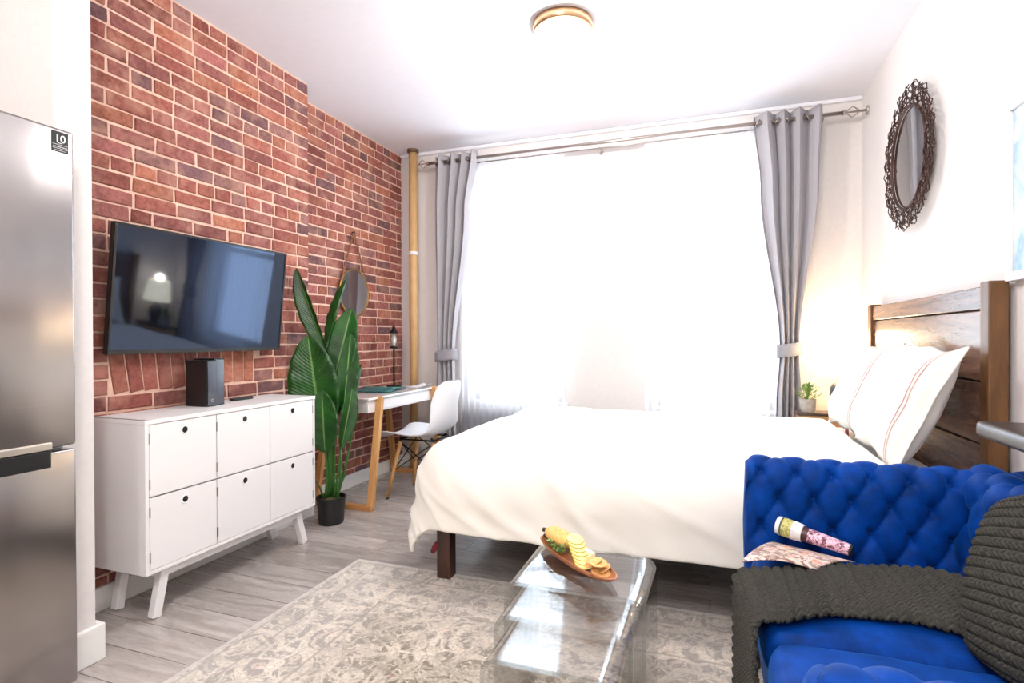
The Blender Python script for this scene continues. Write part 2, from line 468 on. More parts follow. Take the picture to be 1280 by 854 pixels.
# ------------------------------------------------------------------ rug
b = BM(); box(b, -1.712, .9, -1.6, 2.42, 0, .008, .003)
tag(link('area_rug', b, M_rug), 'large faded grey and ivory oriental pattern rug on the plank floor', 'rug')

# ------------------------------------------------------------------ fridge
t = thing('refrigerator', 'tall brushed steel two-door refrigerator beside the white partition', 'refrigerator', (-2.25, .9, 0))
b = BM(); box(b, -2.57, -1.985, .607, 1.203, .03, 1.80, .004); part('body', b, mat('fridge_side', (150, 148, 148), .45, .6), t)
b = BM(); box(b, -1.985, -1.925, .605, 1.205, .81, 1.812, .008, 3); d1 = part('door', b, M_steel, t, angle=40)
b = BM(); box(b, -1.985, -1.925, .605, 1.205, .045, .798, .008, 3)
# handle recess cut: dark pocket along the top of the lower door
d2 = part('door', b, M_steel, t, angle=40)
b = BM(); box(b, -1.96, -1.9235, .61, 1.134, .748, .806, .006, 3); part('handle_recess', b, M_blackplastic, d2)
b = BM(); box(b, -1.95, -1.920, .61, 1.134, .806, .829, .004, 2); part('handle', b, mat('satin_aluminium', (214, 208, 196), .3, .9), d1)['label'] = 'pale satin grip strip'
b = BM(); box(b, -1.9252, -1.9243, 1.140, 1.188, 1.737, 1.801, 0); st = part('sticker', b, mat('black_sticker', (22, 22, 24), .4), d1)
st['label'] = 'small black square sticker printed 10'
M_print = mat('white_print', (225, 225, 228), .5)
def text(body, size, y, z, x, parent, m, align='LEFT'):
    cu = bpy.data.curves.new('lettering', 'FONT'); cu.body = body; cu.size = size; cu.align_x = align; cu.extrude = .0002; cu.offset = size*.015
    tmp = bpy.data.objects.new('lettering', cu); C.objects.link(tmp); dg = bpy.context.evaluated_depsgraph_get()
    me = bpy.data.meshes.new_from_object(tmp.evaluated_get(dg)); bpy.data.objects.remove(tmp); me.materials.clear(); me.materials.append(m)
    o = bpy.data.objects.new('lettering', me); C.objects.link(o)
    mw = Matrix.Identity(4); p = parent
    while p is not None: mw = p.matrix_basis @ mw; p = p.parent
    o.parent = parent
    R = Matrix(((0, 0, 1, 0), (1, 0, 0, 0), (0, 1, 0, 0), (0, 0, 0, 1)))
    o.matrix_basis = mw.inverted() @ Matrix.Translation((x, y, z)) @ R
    return o
text('10', .032, 1.1485, 1.769, -1.9241, d1, M_print)
b = BM()
box(b, -1.9243, -1.9240, 1.157, 1.171, 1.7645, 1.7662)
box(b, -1.9243, -1.9240, 1.143, 1.186, 1.7595, 1.7605); box(b, -1.9243, -1.9240, 1.143, 1.186, 1.7475, 1.7485)
for k in range(9): box(b, -1.9243, -1.9240, 1.145+k*.0045, 1.148+k*.0045, 1.752, 1.7545); box(b, -1.9243, -1.9240, 1.147+k*.004, 1.149+k*.004, 1.741, 1.743)
part('sticker_print', b, M_print, d1)
for yy in (.66, 1.15):
    for xx in (-2.5, -2.03): b = BM(); lathe(b, [(0, 0), (.02, 0), (.02, .03), (0, .03)], (xx, yy, 0), 12); part('foot', b, M_blackplastic, t)

# ------------------------------------------------------------------ dresser
t = thing('sideboard', 'white six-door sideboard cabinet on splayed legs against the brick wall', 'cabinet', (-2.26, 2.06, 0))
X0, X1, Y0, Y1, Z0, Z1 = -2.412, -2.10, 1.565, 2.562, .205, .825
b = BM(); box(b, X0, X1, Y0, Y0+.016, Z0, Z1, .0015); box(b, X0, X1, Y1-.016, Y1, Z0, Z1, .0015)
box(b, X0, X1, Y0+.016, Y1-.016, Z0, Z0+.016, .0015); box(b, X0, X0+.01, Y0+.016, Y1-.016, Z0+.016, Z1-.018)
w3 = (Y1-Y0-.032)/3
for k in (1, 2): box(b, X0+.01, X1-.022, Y0+.016+w3*k-.008, Y0+.016+w3*k+.008, Z0+.016, Z1-.018)
box(b, X0+.01, X1-.022, Y0+.016, Y1-.016, .506, .522)
part('carcass', b, M_white, t)
b = BM(); box(b, X0, X1+.003, Y0-.002, Y1+.002, Z1-.018, Z1, .002); part('top', b, M_white, t)
M_hinge = mat('hinge_metal', (168, 166, 164), .35, .8); M_hole = mat('dark_opening', (10, 9, 9), .9)
for row, (za, zb) in enumerate(((.223, .510), (.517, .805))):
    for k in range(3):
        ya = Y0+.016+w3*k+.0025; yb = ya+w3-.005; yc = (ya+yb)/2; zc = zb-.042
        b = BM(); box(b, X1-.02, X1-.001, ya, yb, za, zb, .0012)
        d = part('door', b, M_white, t)
        # finger-pull: raised white ring round a dark opening
        R = Matrix(((0, 0, 1, 0), (1, 0, 0, 0), (0, 1, 0, 0), (0, 0, 0, 1)))
        b = BM(); lathe(b, [(.013, -.001), (.0135, .002), (.0175, .0025), (.0205, .0005), (.021, -.001)], (X1-.001, yc, zc), 28, R)
        part('pull_ring', b, M_white, d, smooth=True)
        b = BM(); lathe(b, [(0, .0006), (.0135, .0006), (.0135, -.001)], (X1-.001, yc, zc), 28, R); part('finger_hole', b, M_hole, d)['label'] = 'dark round finger hole'
        hy = ya-.0005 if k < 2 else yb+.0005
        for zz in (za+.05, zb-.055):
            b = BM(); box(b, X1-.006, X1+.0015, hy-.003, hy+.003, zz-.021, zz+.021, .0008); part('hinge', b, M_hinge, d)['label'] = 'thin grey metal hinge'
b = BM(); box(b, X1-.055, X1-.030, 1.66, 2.47, .165, Z0-.0005, .002); box(b, X0+.03, X0+.055, 1.66, 2.47, .165, Z0-.0005, .002)
box(b, X0+.055, X1-.055, 1.65, 1.675, .165, Z0-.0005); box(b, X0+.055, X1-.055, 2.455, 2.48, .165, Z0-.0005)
part('apron', b, M_white, t)
for xx, dx in ((X1-.045, -.01), (X0+.04, .0)):
    for ya, yb in ((1.675, 1.64), (2.455, 2.525)):
        b = BM(); beam(b, (xx, ya, Z0-.001), (xx+dx, yb, .003), .038, .034, (1, 0, 0), .003); part('leg', b, M_white, t)

# ------------------------------------------------------------------ television on the wall
t = thing('television', 'wide flat black television mounted on the brick wall above the sideboard', 'television', (-2.334, 2.085, 1.36))
t.rotation_euler = (0, math.radians(6.0), math.radians(-1.0))
Mt = Matrix.Translation(t.location) @ t.rotation_euler.to_matrix().to_4x4()
def tb(x0, x1, y0, y1, z0, z1, bev=0): b = BM(); box(b, x0, x1, y0, y1, z0, z1, bev); bmesh.ops.transform(b, matrix=Mt, verts=b.verts); return b
M_tvs = mat('dark_screen', (6, 8, 16), .045, spec=.9)
M_tvs.node_tree.nodes['Principled BSDF'].inputs['Specular Tint'].default_value = (.45, .62, 1, 1)
M_tvb = mat('gloss_black_bezel', (10, 10, 11), .25)
W, Hh = .482, .279
b = tb(-.028, -.004, -W, W, -Hh, Hh, .004); box_ = part('back_shell', b, M_blackplastic, t)
b = BM()
for a in ((-W, W, Hh-.010, Hh), (-W, W, -Hh, -Hh+.018), (-W, -W+.010, -Hh+.018, Hh-.010), (W-.010, W, -Hh+.018, Hh-.010)): box(b, -.004, .004, *a, .001)
bmesh.ops.transform(b, matrix=Mt, verts=b.verts); part('bezel', b, M_tvb, t)
part('screen', tb(-.0045, .001, -W+.010, W-.010, -Hh+.018, Hh-.010), M_tvs, t)
b = tb(-.05, -.028, -.12, .12, -.18, .18, .003); part('mount_plate', b, M_blackmetal, t)
b = BM(); beam(b, (-2.427, 2.02, 1.38), (-2.37, 2.02, 1.38), .04, .1); beam(b, (-2.427, 2.15, 1.38), (-2.37, 2.15, 1.38), .04, .1); box(b, -2.4285, -2.42, 1.96, 2.21, 1.27, 1.49, .002)
part('wall_bracket', b, M_blackmetal, t)

# ------------------------------------------------------------------ game console + remote
t = thing('game_console', 'upright black game console box standing on the white sideboard', 'game console', (-2.31, 2.06, .825))
M_gloss = mat('blue_black_gloss', (16, 22, 44), .12, spec=.8, coat=.4)
b = BM(); box(b, -2.37, -2.235, 1.97, 2.028, .8255, 1.045, .003); part('case', b, M_blackplastic, t)
b = BM(); box(b, -2.2352, -2.2325, 1.974, 2.024, .83, 1.04, .001); fp = part('front_panel', b, M_gloss, t)
R = Matrix(((0, 0, 1, 0), (1, 0, 0, 0), (0, 1, 0, 0), (0, 0, 0, 1)))
b = BM(); lathe(b, [(.005, 0), (.0075, .0008), (.0075, -.001)], (-2.2322, 2.0, .855), 20, R); part('power_button', b, M_chrome, fp)
b = BM(); box(b, -2.39, -2.255, 2.031, 2.09, .8255, 1.052, .003); part('case', b, M_blackplastic, t)
b = BM(); box(b, -2.2552, -2.2525, 2.035, 2.086, .83, 1.047, .001); part('front_panel', b, M_gloss, t)
b = BM(); box(b, -2.345, -2.31, 2.2, 2.33, .8255, .838, .005, 3)
r = tag(link('remote_control', b, M_blackplastic), 'small black remote control lying beside the game console', 'remote')
b = BM()
for i in range(4):
    for j in range(2): lathe(b, [(.004, 0), (.004, .0012), (0, .0014)], (-2.335+j*.015, 2.22+i*.022, .838), 10)
part('button', b, mat('grey_rubber', (70, 70, 74), .7), r)

# ------------------------------------------------------------------ potted plant
t = thing('artificial_plant', 'tall banana leaf plant in a black pot between sideboard and desk', 'plant', (-2.223, 2.858, 0))
F = Vector((-.337, .9415, 0)); Rr = Vector((.9415, .337, 0)); P0 = Vector((-2.223, 2.858, 0))
def L(a, z, d=0): return P0+Rr*a+F*d+Vector((0, 0, z))
b = BM(); lathe(b, [(0, 0), (.070, 0), (.076, .01), (.086, .15), (.09, .152), (.09, .165), (.081, .165), (.078, .14), (0, .14)], P0, 40)
part('pot', b, mat('black_pot', (16, 17, 18), .45), t, angle=35)
b = BM(); lathe(b, [(.079, .141), (.05, .152), (.02, .156), (0, .158)], P0, 30); s = part('soil', b, M_soil, t, smooth=True)
def leaf(base, tip, width, face, curl=.12, droop=.05, wpos=.45, stemto=None):
    base, tip = Vector(base), Vector(tip); ax = tip-base; Ln = ax.length; ax.normalize()
    nrm = Vector(face); nrm = (nrm-ax*nrm.dot(ax)).normalized(); side = ax.cross(nrm)
    def f(u, v):
        s = v*2-1
        w = width/2*(sin(PI*min(1, u**(math.log(.5)/math.log(wpos))))**.62 if 0 < u < 1 else 0)+.003*(1-u)
        p = base+ax*(u*Ln)+side*(s*w)
        p += nrm*(abs(s)**1.3*w*curl*2 - droop*Ln*(u*u) + .006*sin(u*40+s*5)*abs(s)*min(1, w*10))
        return p
    b = BM(); grid(b, f, 28, 10, uv=True); o = part('leaf', b, M_leaf, t, smooth=True); solid(o, .0012, 0)
    if stemto is not None:
        e = Vector(stemto); pts = [e.lerp(base, k/8)+Rr*(.01*sin(k/8*PI)) for k in range(9)]
        # midrib continues up the back of the leaf
        b = BM(); tube(b, pts, [.009-.004*k/8 for k in range(9)], 8); part('stem', b, M_stem, t, smooth=True)
cam = Vector((.35, -.9, .15))
leaf(L(-.01, 1.03, .0), L(-.205, 1.575, -.07), .125, (-.2, -.9, .5), .35, .06, .55, L(-.012, .15))
leaf(L(-.04, .52, -.02), L(-.12, 1.165, -.08), .305, (.35, -.9, .1), .1, .05, .5, L(-.02, .15))
leaf(L(-.03, 1.04, .03), L(.085, 1.53, .03), .12, (-.5, -.8, .1), .3, .03, .5, L(.0, .15, .02))
leaf(L(.0, .82, .02), L(.125, 1.34, .02), .20, (.3, -.9, 0), .12, .03, .5, L(.005, .15, .03))
leaf(L(-.01, .62, .04), L(.035, 1.22, .05), .22, (.2, -.9, 0), .12, .03, .5, L(.0, .15, .04))
leaf(L(.08, .70, .0), L(.13, 1.18, .0), .13, (.75, -.6, .1), .25, .02, .5, L(.02, .15))
leaf(L(.12, .58, .06), L(.175, .985, .06), .11, (-.6, -.7, 0), .4, .02, .55, L(.03, .15, .02))
leaf(L(-.012, .45, -.07), L(-.02, .83, -.12), .19, (.4, -.9, .15), .12, .08, .5, L(-.03, .15, -.02))
leaf(L(.075, .46, -.04), L(.155, .84, -.03), .11, (.95, -.5, .0), .2, .06, .55, L(.04, .15, -.01))
b = BM(); tube(b, [L(-.01, .15, .01), L(-.012, .4, .0), L(-.005, .7, .01), L(0, .95, .02)], [.014, .013, .011, .007], 10); part('stem', b, M_stem, t, smooth=True)
b = BM(); tube(b, [L(.03, .15, -.01), L(.06, .24, .02), L(.085, .3, .03)], [.006, .005, .003], 8); part('stem', b, M_stem, t, smooth=True)
b = BM(); tube(b, [L(-.04, .15, -.01), L(-.07, .22, .0), L(-.095, .26, .0)], [.006, .005, .003], 8); part('stem', b, M_stem, t, smooth=True)

# ------------------------------------------------------------------ hanging round mirror on brick
t = thing('hanging_mirror', 'small round mirror hanging by a leather strap on the brick wall', 'mirror', (-2.598, 3.625, 1.5))
c = Vector((-2.592, 3.622, 1.50)); rm = .178
b = BM(); lathe(b, [(0, 0), (rm, 0), (rm, .004), (0, .004)], c, 48, R); part('mirror_glass', b, M_mirror, t)
b = BM(); tube(b, [c+Vector((.002, (rm+.004)*cos(a), (rm+.004)*sin(a))) for a in [2*PI*k/64 for k in range(64)]], .008, 8, True); part('frame', b, mat('aged_brass', (150, 112, 62), .35, .9), t, smooth=True)
b = BM()
for s in (-1, 1): beam(b, (-2.592, 3.622+s*.004, 1.965), (-2.590, 3.622+s*.15, 1.608), .004, .016, (0, 1, 0))
beam(b, (-2.590, 3.475, 1.612), (-2.590, 3.452, 1.44), .004, .016, (0, 1, 0))
part('strap', b, speckle('brown_leather', (104, 58, 34), (140, 84, 50), 40, .6, .2), t)
b = BM(); lathe(b, [(0, 0), (.006, 0), (.006, .014), (.009, .016), (.009, .02), (0, .02)], (-2.607, 3.622, 1.968), 14, R); part('nail', b, M_blackmetal, t)

# ------------------------------------------------------------------ desk
t = thing('writing_desk', 'white writing desk with oak trestle frames against the brick wall', 'desk', (-2.35, 3.65, 0))
b = BM(); box(b, -2.585, -2.15, 3.15, 4.13, .645, .732, .003); part('drawer_case', b, M_white, t)
b = BM(); box(b, -2.59, -2.13, 3.13, 4.15, .7325, .747, .003); part('top', b, mat('glossy_white_top', (226, 222, 220), .12, coat=.5), t)
b = BM(); box(b, -2.1495, -2.146, 3.30, 3.97, .655, .722, .001); part('drawer_front', b, M_white, t)
for s, yb_, yt in ((-1, 3.135, 3.26), (1, 4.145, 4.035)):
    for x in (-2.125, -2.565):
        b = BM(); beam(b, (x, yb_, .012), (x, yt, .75 if x > -2.3 else .645), .034, .045, (1, 0, 0), .003); part('leg', b, M_oak, t)
    b = BM(); box(b, -2.59, -2.105, yb_-.022, yb_+.022, 0, .032, .003); part('foot_bar', b, M_oakx, t)

# desk lamp
t = thing('table_lamp', 'slim black desk lamp with clear glass shade on the writing desk', 'lamp', (-2.45, 3.96, .747))
b = BM(); lathe(b, [(0, 0), (.06, 0), (.06, .012), (.02, .016), (0, .016)], (-2.45, 3.96, .7475), 32); part('base', b, M_blackmetal, t, angle=30)
b = BM(); tube(b, [(-2.45, 3.96, .76), (-2.45, 3.96, 1.06)], .007, 10); part('pole', b, M_blackmetal, t, smooth=True)
b = BM(); lathe(b, [(.032, 1.08), (.032, 1.19), (.030, 1.19), (.030, 1.08), (.032, 1.08)], (-2.45, 3.96, 0), 28); part('shade', b, M_lampglass, t, smooth=True)['label'] = 'clear glass cylinder shade'
b = BM(); lathe(b, [(0, 1.06), (.034, 1.065), (.034, 1.08), (0, 1.08)], (-2.45, 3.96, 0), 24); part('socket', b, M_blackmetal, t, angle=30)
b = BM(); lathe(b, [(.036, 1.19), (.036, 1.2), (.02, 1.215), (.012, 1.24), (.006, 1.255), (0, 1.258)], (-2.45, 3.96, 0), 24); part('cap', b, M_blackmetal, t, angle=30)
b = BM(); lathe(b, [(0, 1.08), (.012, 1.085), (.02, 1.12), (.022, 1.14), (.015, 1.165), (.01, 1.185), (0, 1.185)], (-2.45, 3.96, 0), 20); part('bulb', b, mat('opal_bulb', (232, 224, 210), .3), t, smooth=True)

# book and papers on the desk
def page_mat(name, cols, scale=14, rough=.45):
    m = mat(name, cols[0], rough); n = NT(m); v = n.coords((1, 1.6, 1))
    f = n.noise(v, scale, 4, .6, 1.2); k = len(cols)
    n.l(n.ramp(f, [(.3+.42*i/(k-1), c) for i, c in enumerate(cols)]), n.b.inputs['Base Color']); return m
t = thing('open_magazine', 'open teal and blue magazine lying on the writing desk', 'magazine', (-2.36, 3.75, .747))
def pagef(x0, x1, y0, y1, z, hump, rot=0, cx=0, cy=0):
    def f(u, v):
        x = x0+(x1-x0)*u; y = y0+(y1-y0)*v
        dx, dy = x-cx, y-cy
        return Vector((cx+dx*cos(rot)-dy*sin(rot), cy+dx*sin(rot)+dy*cos(rot), z+hump(u, v)))
    return f
mp = page_mat('teal_cover', [(14, 40, 52), (26, 74, 92), (30, 96, 104), (60, 130, 96), (24, 50, 90)])
for s in (0, 1):
    b = BM(); grid(b, pagef(-2.52, -2.24, 3.46+.19*s, 3.65+.19*s, .749, lambda u, v, s=s: .018*(v if s == 0 else 1-v)**2+.003, .2, -2.38, 3.65), 6, 10)
    o = part('page_block', b, mp, t, smooth=True); solid(o, .006, 1); 
b = BM(); grid(b, pagef(-2.32, -2.17, 3.92, 4.08, .749, lambda u, v: .02*sin(u*5)**2*v+.006*v, -.4, -2.24, 4.0), 10, 10)
tag(solid(link('folded_paper', b, page_mat('grey_white_paper', [(190, 196, 214), (236, 236, 240), (214, 218, 230)]), smooth=True), .001), 'crumpled white and lavender paper at the window end of the desk', 'paper')

# ------------------------------------------------------------------ chair
t = thing('side_chair', 'white moulded shell chair on wooden dowel legs at the desk', 'chair', (-1.95, 3.6, 0))
prof = [(-.275, .425, .17), (-.255, .440, .20), (-.20, .452, .22), (-.10, .446, .235), (.0, .440, .24), (.09, .448, .24), (.145, .475, .235), (.18, .53, .225), (.205, .60, .215), (.225, .68, .205), (.243, .75, .19), (.256, .80, .165), (.262, .83, .12), (.264, .842, .05)]
def crv(u):
    k = u*(len(prof)-1); i = min(int(k), len(prof)-2); fr = k-i
    def cr(j):
        p = [prof[max(0, min(len(prof)-1, i+d))][j] for d in (-1, 0, 1, 2)]
        return .5*((2*p[1])+(-p[0]+p[2])*fr+(2*p[0]-5*p[1]+4*p[2]-p[3])*fr**2+(-p[0]+3*p[1]-3*p[2]+p[3])*fr**3)
    return cr(0), cr(1), cr(2)
def shell(u, v):
    x, z, w = crv(u); s = 2*v-1
    back = max(0, min(1, (u-.45)/.25))
    e = abs(s)**2.6
    return Vector((-1.965+x-(.075*back)*e*(1-.3*max(0, u-.85)/.15), 3.60+s*w, z+(.035*(1-back)*e if u > .05 else .02*e)))
b = BM(); grid(b, shell, 40, 20); o = part('seat', b, mat('white_moulded_plastic', (236, 236, 240), .3), t, smooth=True); solid(o, .007, 0)
legs = {}
for sx in (-1, 1):
    for sy in (-1, 1):
        top = Vector((-1.97+sx*.13, 3.60+sy*.12, .40)); ft = Vector((-1.955+sx*.215, 3.60+sy*.19, .012))
        legs[sx, sy] = (top, ft)
        b = BM(); tube(b, [top, ft], [.016, .011], 12); lg = part('leg', b, M_oak, t, smooth=True)
        b = BM(); tube(b, [ft+Vector((0, 0, -.003)), ft+Vector((0, 0, -.012))], .0115, 12); part('foot_cap', b, M_blackplastic, lg)
b = BM()
for sx in (-1, 1):
    tube(b, [legs[sx, -1][0]+Vector((0, 0, .02)), legs[sx, 1][0]+Vector((0, 0, .02))], .007, 8)
    for sy in (-1, 1):
        a = legs[sx, sy][0]; tube(b, [a+Vector((0, 0, .025)), a+Vector((-sx*.02, -sy*.02, .032))], .009, 8)
        # crossing struts on all four sides
        f = legs[sx, -sy][0].lerp(legs[sx, -sy][1], .52); tube(b, [a, f], .004, 6)
        f = legs[-sx, sy][0].lerp(legs[-sx, sy][1], .52); tube(b, [a, f], .004, 6)
for sy in (-1, 1): tube(b, [legs[-1, sy][0]+Vector((0, 0, .02)), legs[1, sy][0]+Vector((0, 0, .02))], .006, 8)
part('brace', b, M_blackmetal, t, smooth=True)['label'] = 'black metal crossed strut frame'

# ------------------------------------------------------------------ heating pipe
t = thing('heating_pipe', 'tan painted vertical heating pipe in the corner beside the brick wall', 'pipe', (-2.43, 4.25, 0))
M_tan = speckle('tan_paint', (196, 156, 104), (214, 176, 122), 30, .5, .1, (1, 1, .3))
b = BM(); tube(b, [(-2.43, 4.25, .0), (-2.43, 4.25, H-.001)], .036, 24); part('tube', b, M_tan, t, smooth=True)
b = BM(); lathe(b, [(.0365, 1.868), (.044, 1.872), (.044, 1.895), (.0365, 1.90)], (-2.43, 4.25, 0), 28); part('collar', b, M_trim, t, angle=40)['label'] = 'white ring clamp'
b = BM(); lathe(b, [(.0365, H-.03), (.05, H-.026), (.05, H-.002), (.0365, H-.001)], (-2.43, 4.25, 0), 28); part('ceiling_flange', b, mat('dull_brass', (120, 100, 76), .4, .7), t, angle=40)
b = BM(); lathe(b, [(.0365, .02), (.06, .018), (.07, .001)], (-2.43, 4.25, 0), 28); part('floor_flange', b, mat('dull_brass_2', (150, 118, 76), .4, .7), t, angle=40)

# ------------------------------------------------------------------ radiator
t = thing('radiator', 'grey ribbed radiator under the left window behind the sheer curtain', 'radiator', (-1.53, 4.3, 0))
M_rad = mat('radiator_grey', (58, 60, 84), .5)
n = 17
for k in range(n):
    x = -1.98+k*.055
    b = BM()
    pts = [(x, 4.302, .10), (x, 4.302, .50), (x, 4.305, .525), (x, 4.32, .50), (x, 4.32, .10), (x, 4.305, .08)]
    tube(b, pts, .017, 8, True); part('section', b, M_rad, t, smooth=True)
b = BM(); tube(b, [(-2.0, 4.306, .49), (-1.08, 4.306, .49)], .012, 10); tube(b, [(-2.0, 4.306, .12), (-1.08, 4.306, .12)], .012, 10); part('header_pipe', b, M_rad, t, smooth=True)
for x in (-1.98, -1.1):
    b = BM(); box(b, x-.012, x+.012, 4.29, 4.33, 0, .1, .003); part('foot', b, M_rad, t)

# ------------------------------------------------------------------ curtain rods and curtains
YR, ZR = 4.20, 2.632
t = thing('curtain_rod', 'long nickel curtain rod with caged finials across the window wall', 'curtain rod', (-.7, YR, ZR))
M_rod = mat('satin_nickel', (176, 166, 160), .3, .95)
b = BM(); tube(b, [(-2.25, YR, ZR), (.83, YR, ZR)], .0125, 14); part('rod', b, M_rod, t, smooth=True)
b = BM(); tube(b, [(-2.05, YR+.063, ZR-.02), (.72, YR+.063, ZR-.02)], .005, 8)
for x in (-2.05, .72): tube(b, [(x, YR, ZR-.004), (x, YR+.063, ZR-.02)], .005, 8)
part('sheer_rod', b, M_rod, t, smooth=True)
for s, x in ((-1, -2.25), (1, .83)):
    b = BM(); c = Vector((x+s*.055, YR, ZR))
    for a in range(4):
        d = Vector((0, cos(a*PI/2+.4), sin(a*PI/2+.4)))*.034
        tube(b, [c-Vector((.045, 0, 0)), c+d, c+Vector((.045, 0, 0))], .0045, 6)
    lathe(b, [(0, -.01), (.018, -.008), (.018, .008), (0, .01)], Vector((x+s*.008, YR, ZR)), 16, Matrix.Rotation(PI/2, 4, 'Y'))
    tube(b, [c+Vector((s*.04, 0, 0)), c+Vector((s*(.072 if s > 0 else .03), 0, 0))], .008, 10)
    part('finial', b, M_rod, t, angle=40)
b = BM(); tube(b, [(.90, YR, ZR), (XR-.004, YR, ZR)], .008, 10); lathe(b, [(0, -.004), (.026, -.003), (.03, .004), (0, .006)], (XR-.008, YR, ZR), 24, Matrix.Rotation(PI/2, 4, 'Y')); part('wall_bracket', b, M_rod, t, angle=40)
for x in (-2.15, -.80):
    b = BM(); tube(b, [(x, YB-.004, ZR-.03), (x, YR, ZR-.03), (x, YR, ZR-.012)], .006, 8); lathe(b, [(0, 0), (.018, 0), (.02, .004), (0, .006)], (x, YB-.007, ZR-.03), 16, Matrix.Rotation(PI/2, 4, 'X')); part('wall_bracket', b, M_rod, t, angle=40)

def curtain(name, label, keys, zt, zb, amp, folds, yc, ztie=None, tiex=None, seed=0, mirror=False):
    """keys: (z, x0, x1, amp factor) from the top down"""
    t = thing(name, label, 'curtain', ((keys[0][1]+keys[0][2])/2, yc, zb), 0, None)
    def at(z):
        for A, B in zip(keys, keys[1:]):
            if z >= B[0]:
                k = (A[0]-z)/(A[0]-B[0]); k = k*k*(3-2*k)
                return tuple(A[j]+(B[j]-A[j])*k for j in (1, 2, 3))
        return keys[-1][1:]
    def f(u, v):
        z = zt+(zb-zt)*u; x0, x1, a = at(z)
        ph = v*folds*2*PI+.5*sin(v*9+seed)+.25*sin(u*5+v*6+seed)
        wv = sin(ph); wv = math.copysign(abs(wv)**.75, wv)
        return Vector((x0+(x1-x0)*(v+.018*sin(2*ph)), yc+amp*a*wv+.006*sin(u*7+v*4), z))
    b = BM(); grid(b, f, 70, folds*22); o = part('cloth', b, M_curtain, t, smooth=True); solid(o, .002, 0)
    return t, at, f
def tieback(t, x0, x1, yc, z, ry):
    xm, rx = (x0+x1)/2, (x1-x0)/2+.012
    b = BM()
    def f(u, v):
        a = 2*PI*u; return Vector((xm+rx*cos(a), yc+ry*sin(a), z+.045*(v*2-1)+.012*cos(a)))
    grid(b, f, 32, 4, cu=True); o = part('tieback', b, M_tieback, t, smooth=True); solid(o, .008, 1)
def grommets(t, x0, x1, n, yc, amp):
    for k in range(n):
        x = x0+(x1-x0)*(k+.5)/n
        b = BM(); tube(b, [Vector((x+(.012*sin(a)*(-1)**k), YR+.0215*cos(a)*1.0, ZR+.0215*sin(a))) for a in [2*PI*j/20 for j in range(20)]], .0045, 6, True)
        part('grommet', b, M_rod, t, smooth=True)
t, at, _ = curtain('window_curtain', 'grey grommet curtain panel left of the windows beside the pipe',
    [(2.69, -2.20, -1.80, 1), (2.2, -2.21, -1.87, .9), (1.0, -2.175, -2.015, .62), (.6, -2.185, -2.0, .75), (.05, -2.19, -1.985, .9)], 2.69, .05, .049, 4, YR, seed=.4)
tieback(t, -2.175, -2.015, YR, 1.0, .052); grommets(t, -2.20, -1.80, 7, YR, .04)
t, at, _ = curtain('window_curtain.001', 'grey grommet curtain panel right of the windows above the nightstand',
    [(2.695, .28, .71, 1), (2.2, .325, .69, .9), (1.06, .452, .572, .6), (.7, .43, .585, .75), (.05, .41, .60, .9)], 2.695, .05, .049, 4, YR, seed=2.1)
tieback(t, .452, .572, YR, 1.06, .050); grommets(t, .28, .71, 7, YR, .04)
def sheer(name, label, x0, x1, folds, seed):
    def f(u, v):
        z = 2.637+(.12-2.637)*u
        a = .006+.010*u
        ph = v*folds*2*PI+1.2*sin(v*7+seed)
        return Vector((x0+(x1-x0)*v+.004*sin(2*ph), 4.263+a*sin(ph)*.6, z))
    b = BM(); grid(b, f, 30, folds*12)
    return tag(link(name, b, M_sheer, smooth=True), label, 'curtain', None)
sheer('sheer_curtain', 'white translucent sheer curtain over the left window and radiator', -1.99, -1.09, 16, 0)
sheer('sheer_curtain.001', 'white translucent sheer curtain over the right window behind the bed', -.47, .50, 18, 2)

# ------------------------------------------------------------------ bed
t = thing('bed_frame', 'wooden platform bed with a tall planked headboard on the right wall', 'bed', (-.15, 3.1, 0))
for xx in (-1.19,):
    for yy in (2.383, 3.86):
        zb = .008 if yy < 3 else 0
        b = BM(); box(b, xx-.034, xx+.034, yy-.034, yy+.034, zb, .235, .003); part('leg', b, M_darkwood, t)
b = BM(); box(b, -1.22, .90, 2.352, 2.384, .235, .33, .003); part('side_rail', b, M_darkrail, t)
b = BM(); box(b, -1.22, .90, 3.86, 3.892, .235, .33, .003); part('side_rail', b, M_darkrail, t)
b = BM(); box(b, -1.225, -1.19, 2.384, 3.86, .235, .33, .003); part('foot_rail', b, M_darkrail, t)
b = BM()
for k in range(12): box(b, -1.15+k*.17, -1.07+k*.17, 2.384, 3.86, .30, .318)
part('slat', b, M_darkrail, t)
b = BM(); box(b, -.15, -.09, 3.09, 3.15, 0, .30, .003); part('centre_leg', b, M_darkwood, t)
hb = bpy.data.objects.new('headboard', None); C.objects.link(hb); hb.parent = t; hb.location = Vector((.93, 3.1, 0))-t.location
for yy in (2.385, 3.875):
    b = BM(); box(b, .905, .963, yy-.035, yy+.035, .008 if yy < 3 else .0, 1.342, .005); part('post', b, M_postwood, hb)
b = BM(); z = .30; tops = [.30, .53, .757, .985, 1.245]
for a, c_ in zip(tops, tops[1:]): box(b, .922, .948, 2.42, 3.84, a+.003, c_-.003, .004)
part('plank_panel', b, M_headwood, hb)
b = BM(); box(b, .914, .956, 2.42, 3.84, 1.247, 1.328, .004); part('top_rail', b, M_headwood, hb)

b = BM(); box(b, -1.13, .90, 2.39, 3.855, .331, .60, .05, 4)
tag(link('mattress', b, M_sheet, angle=60), 'white mattress under the duvet on the bed frame', 'mattress')

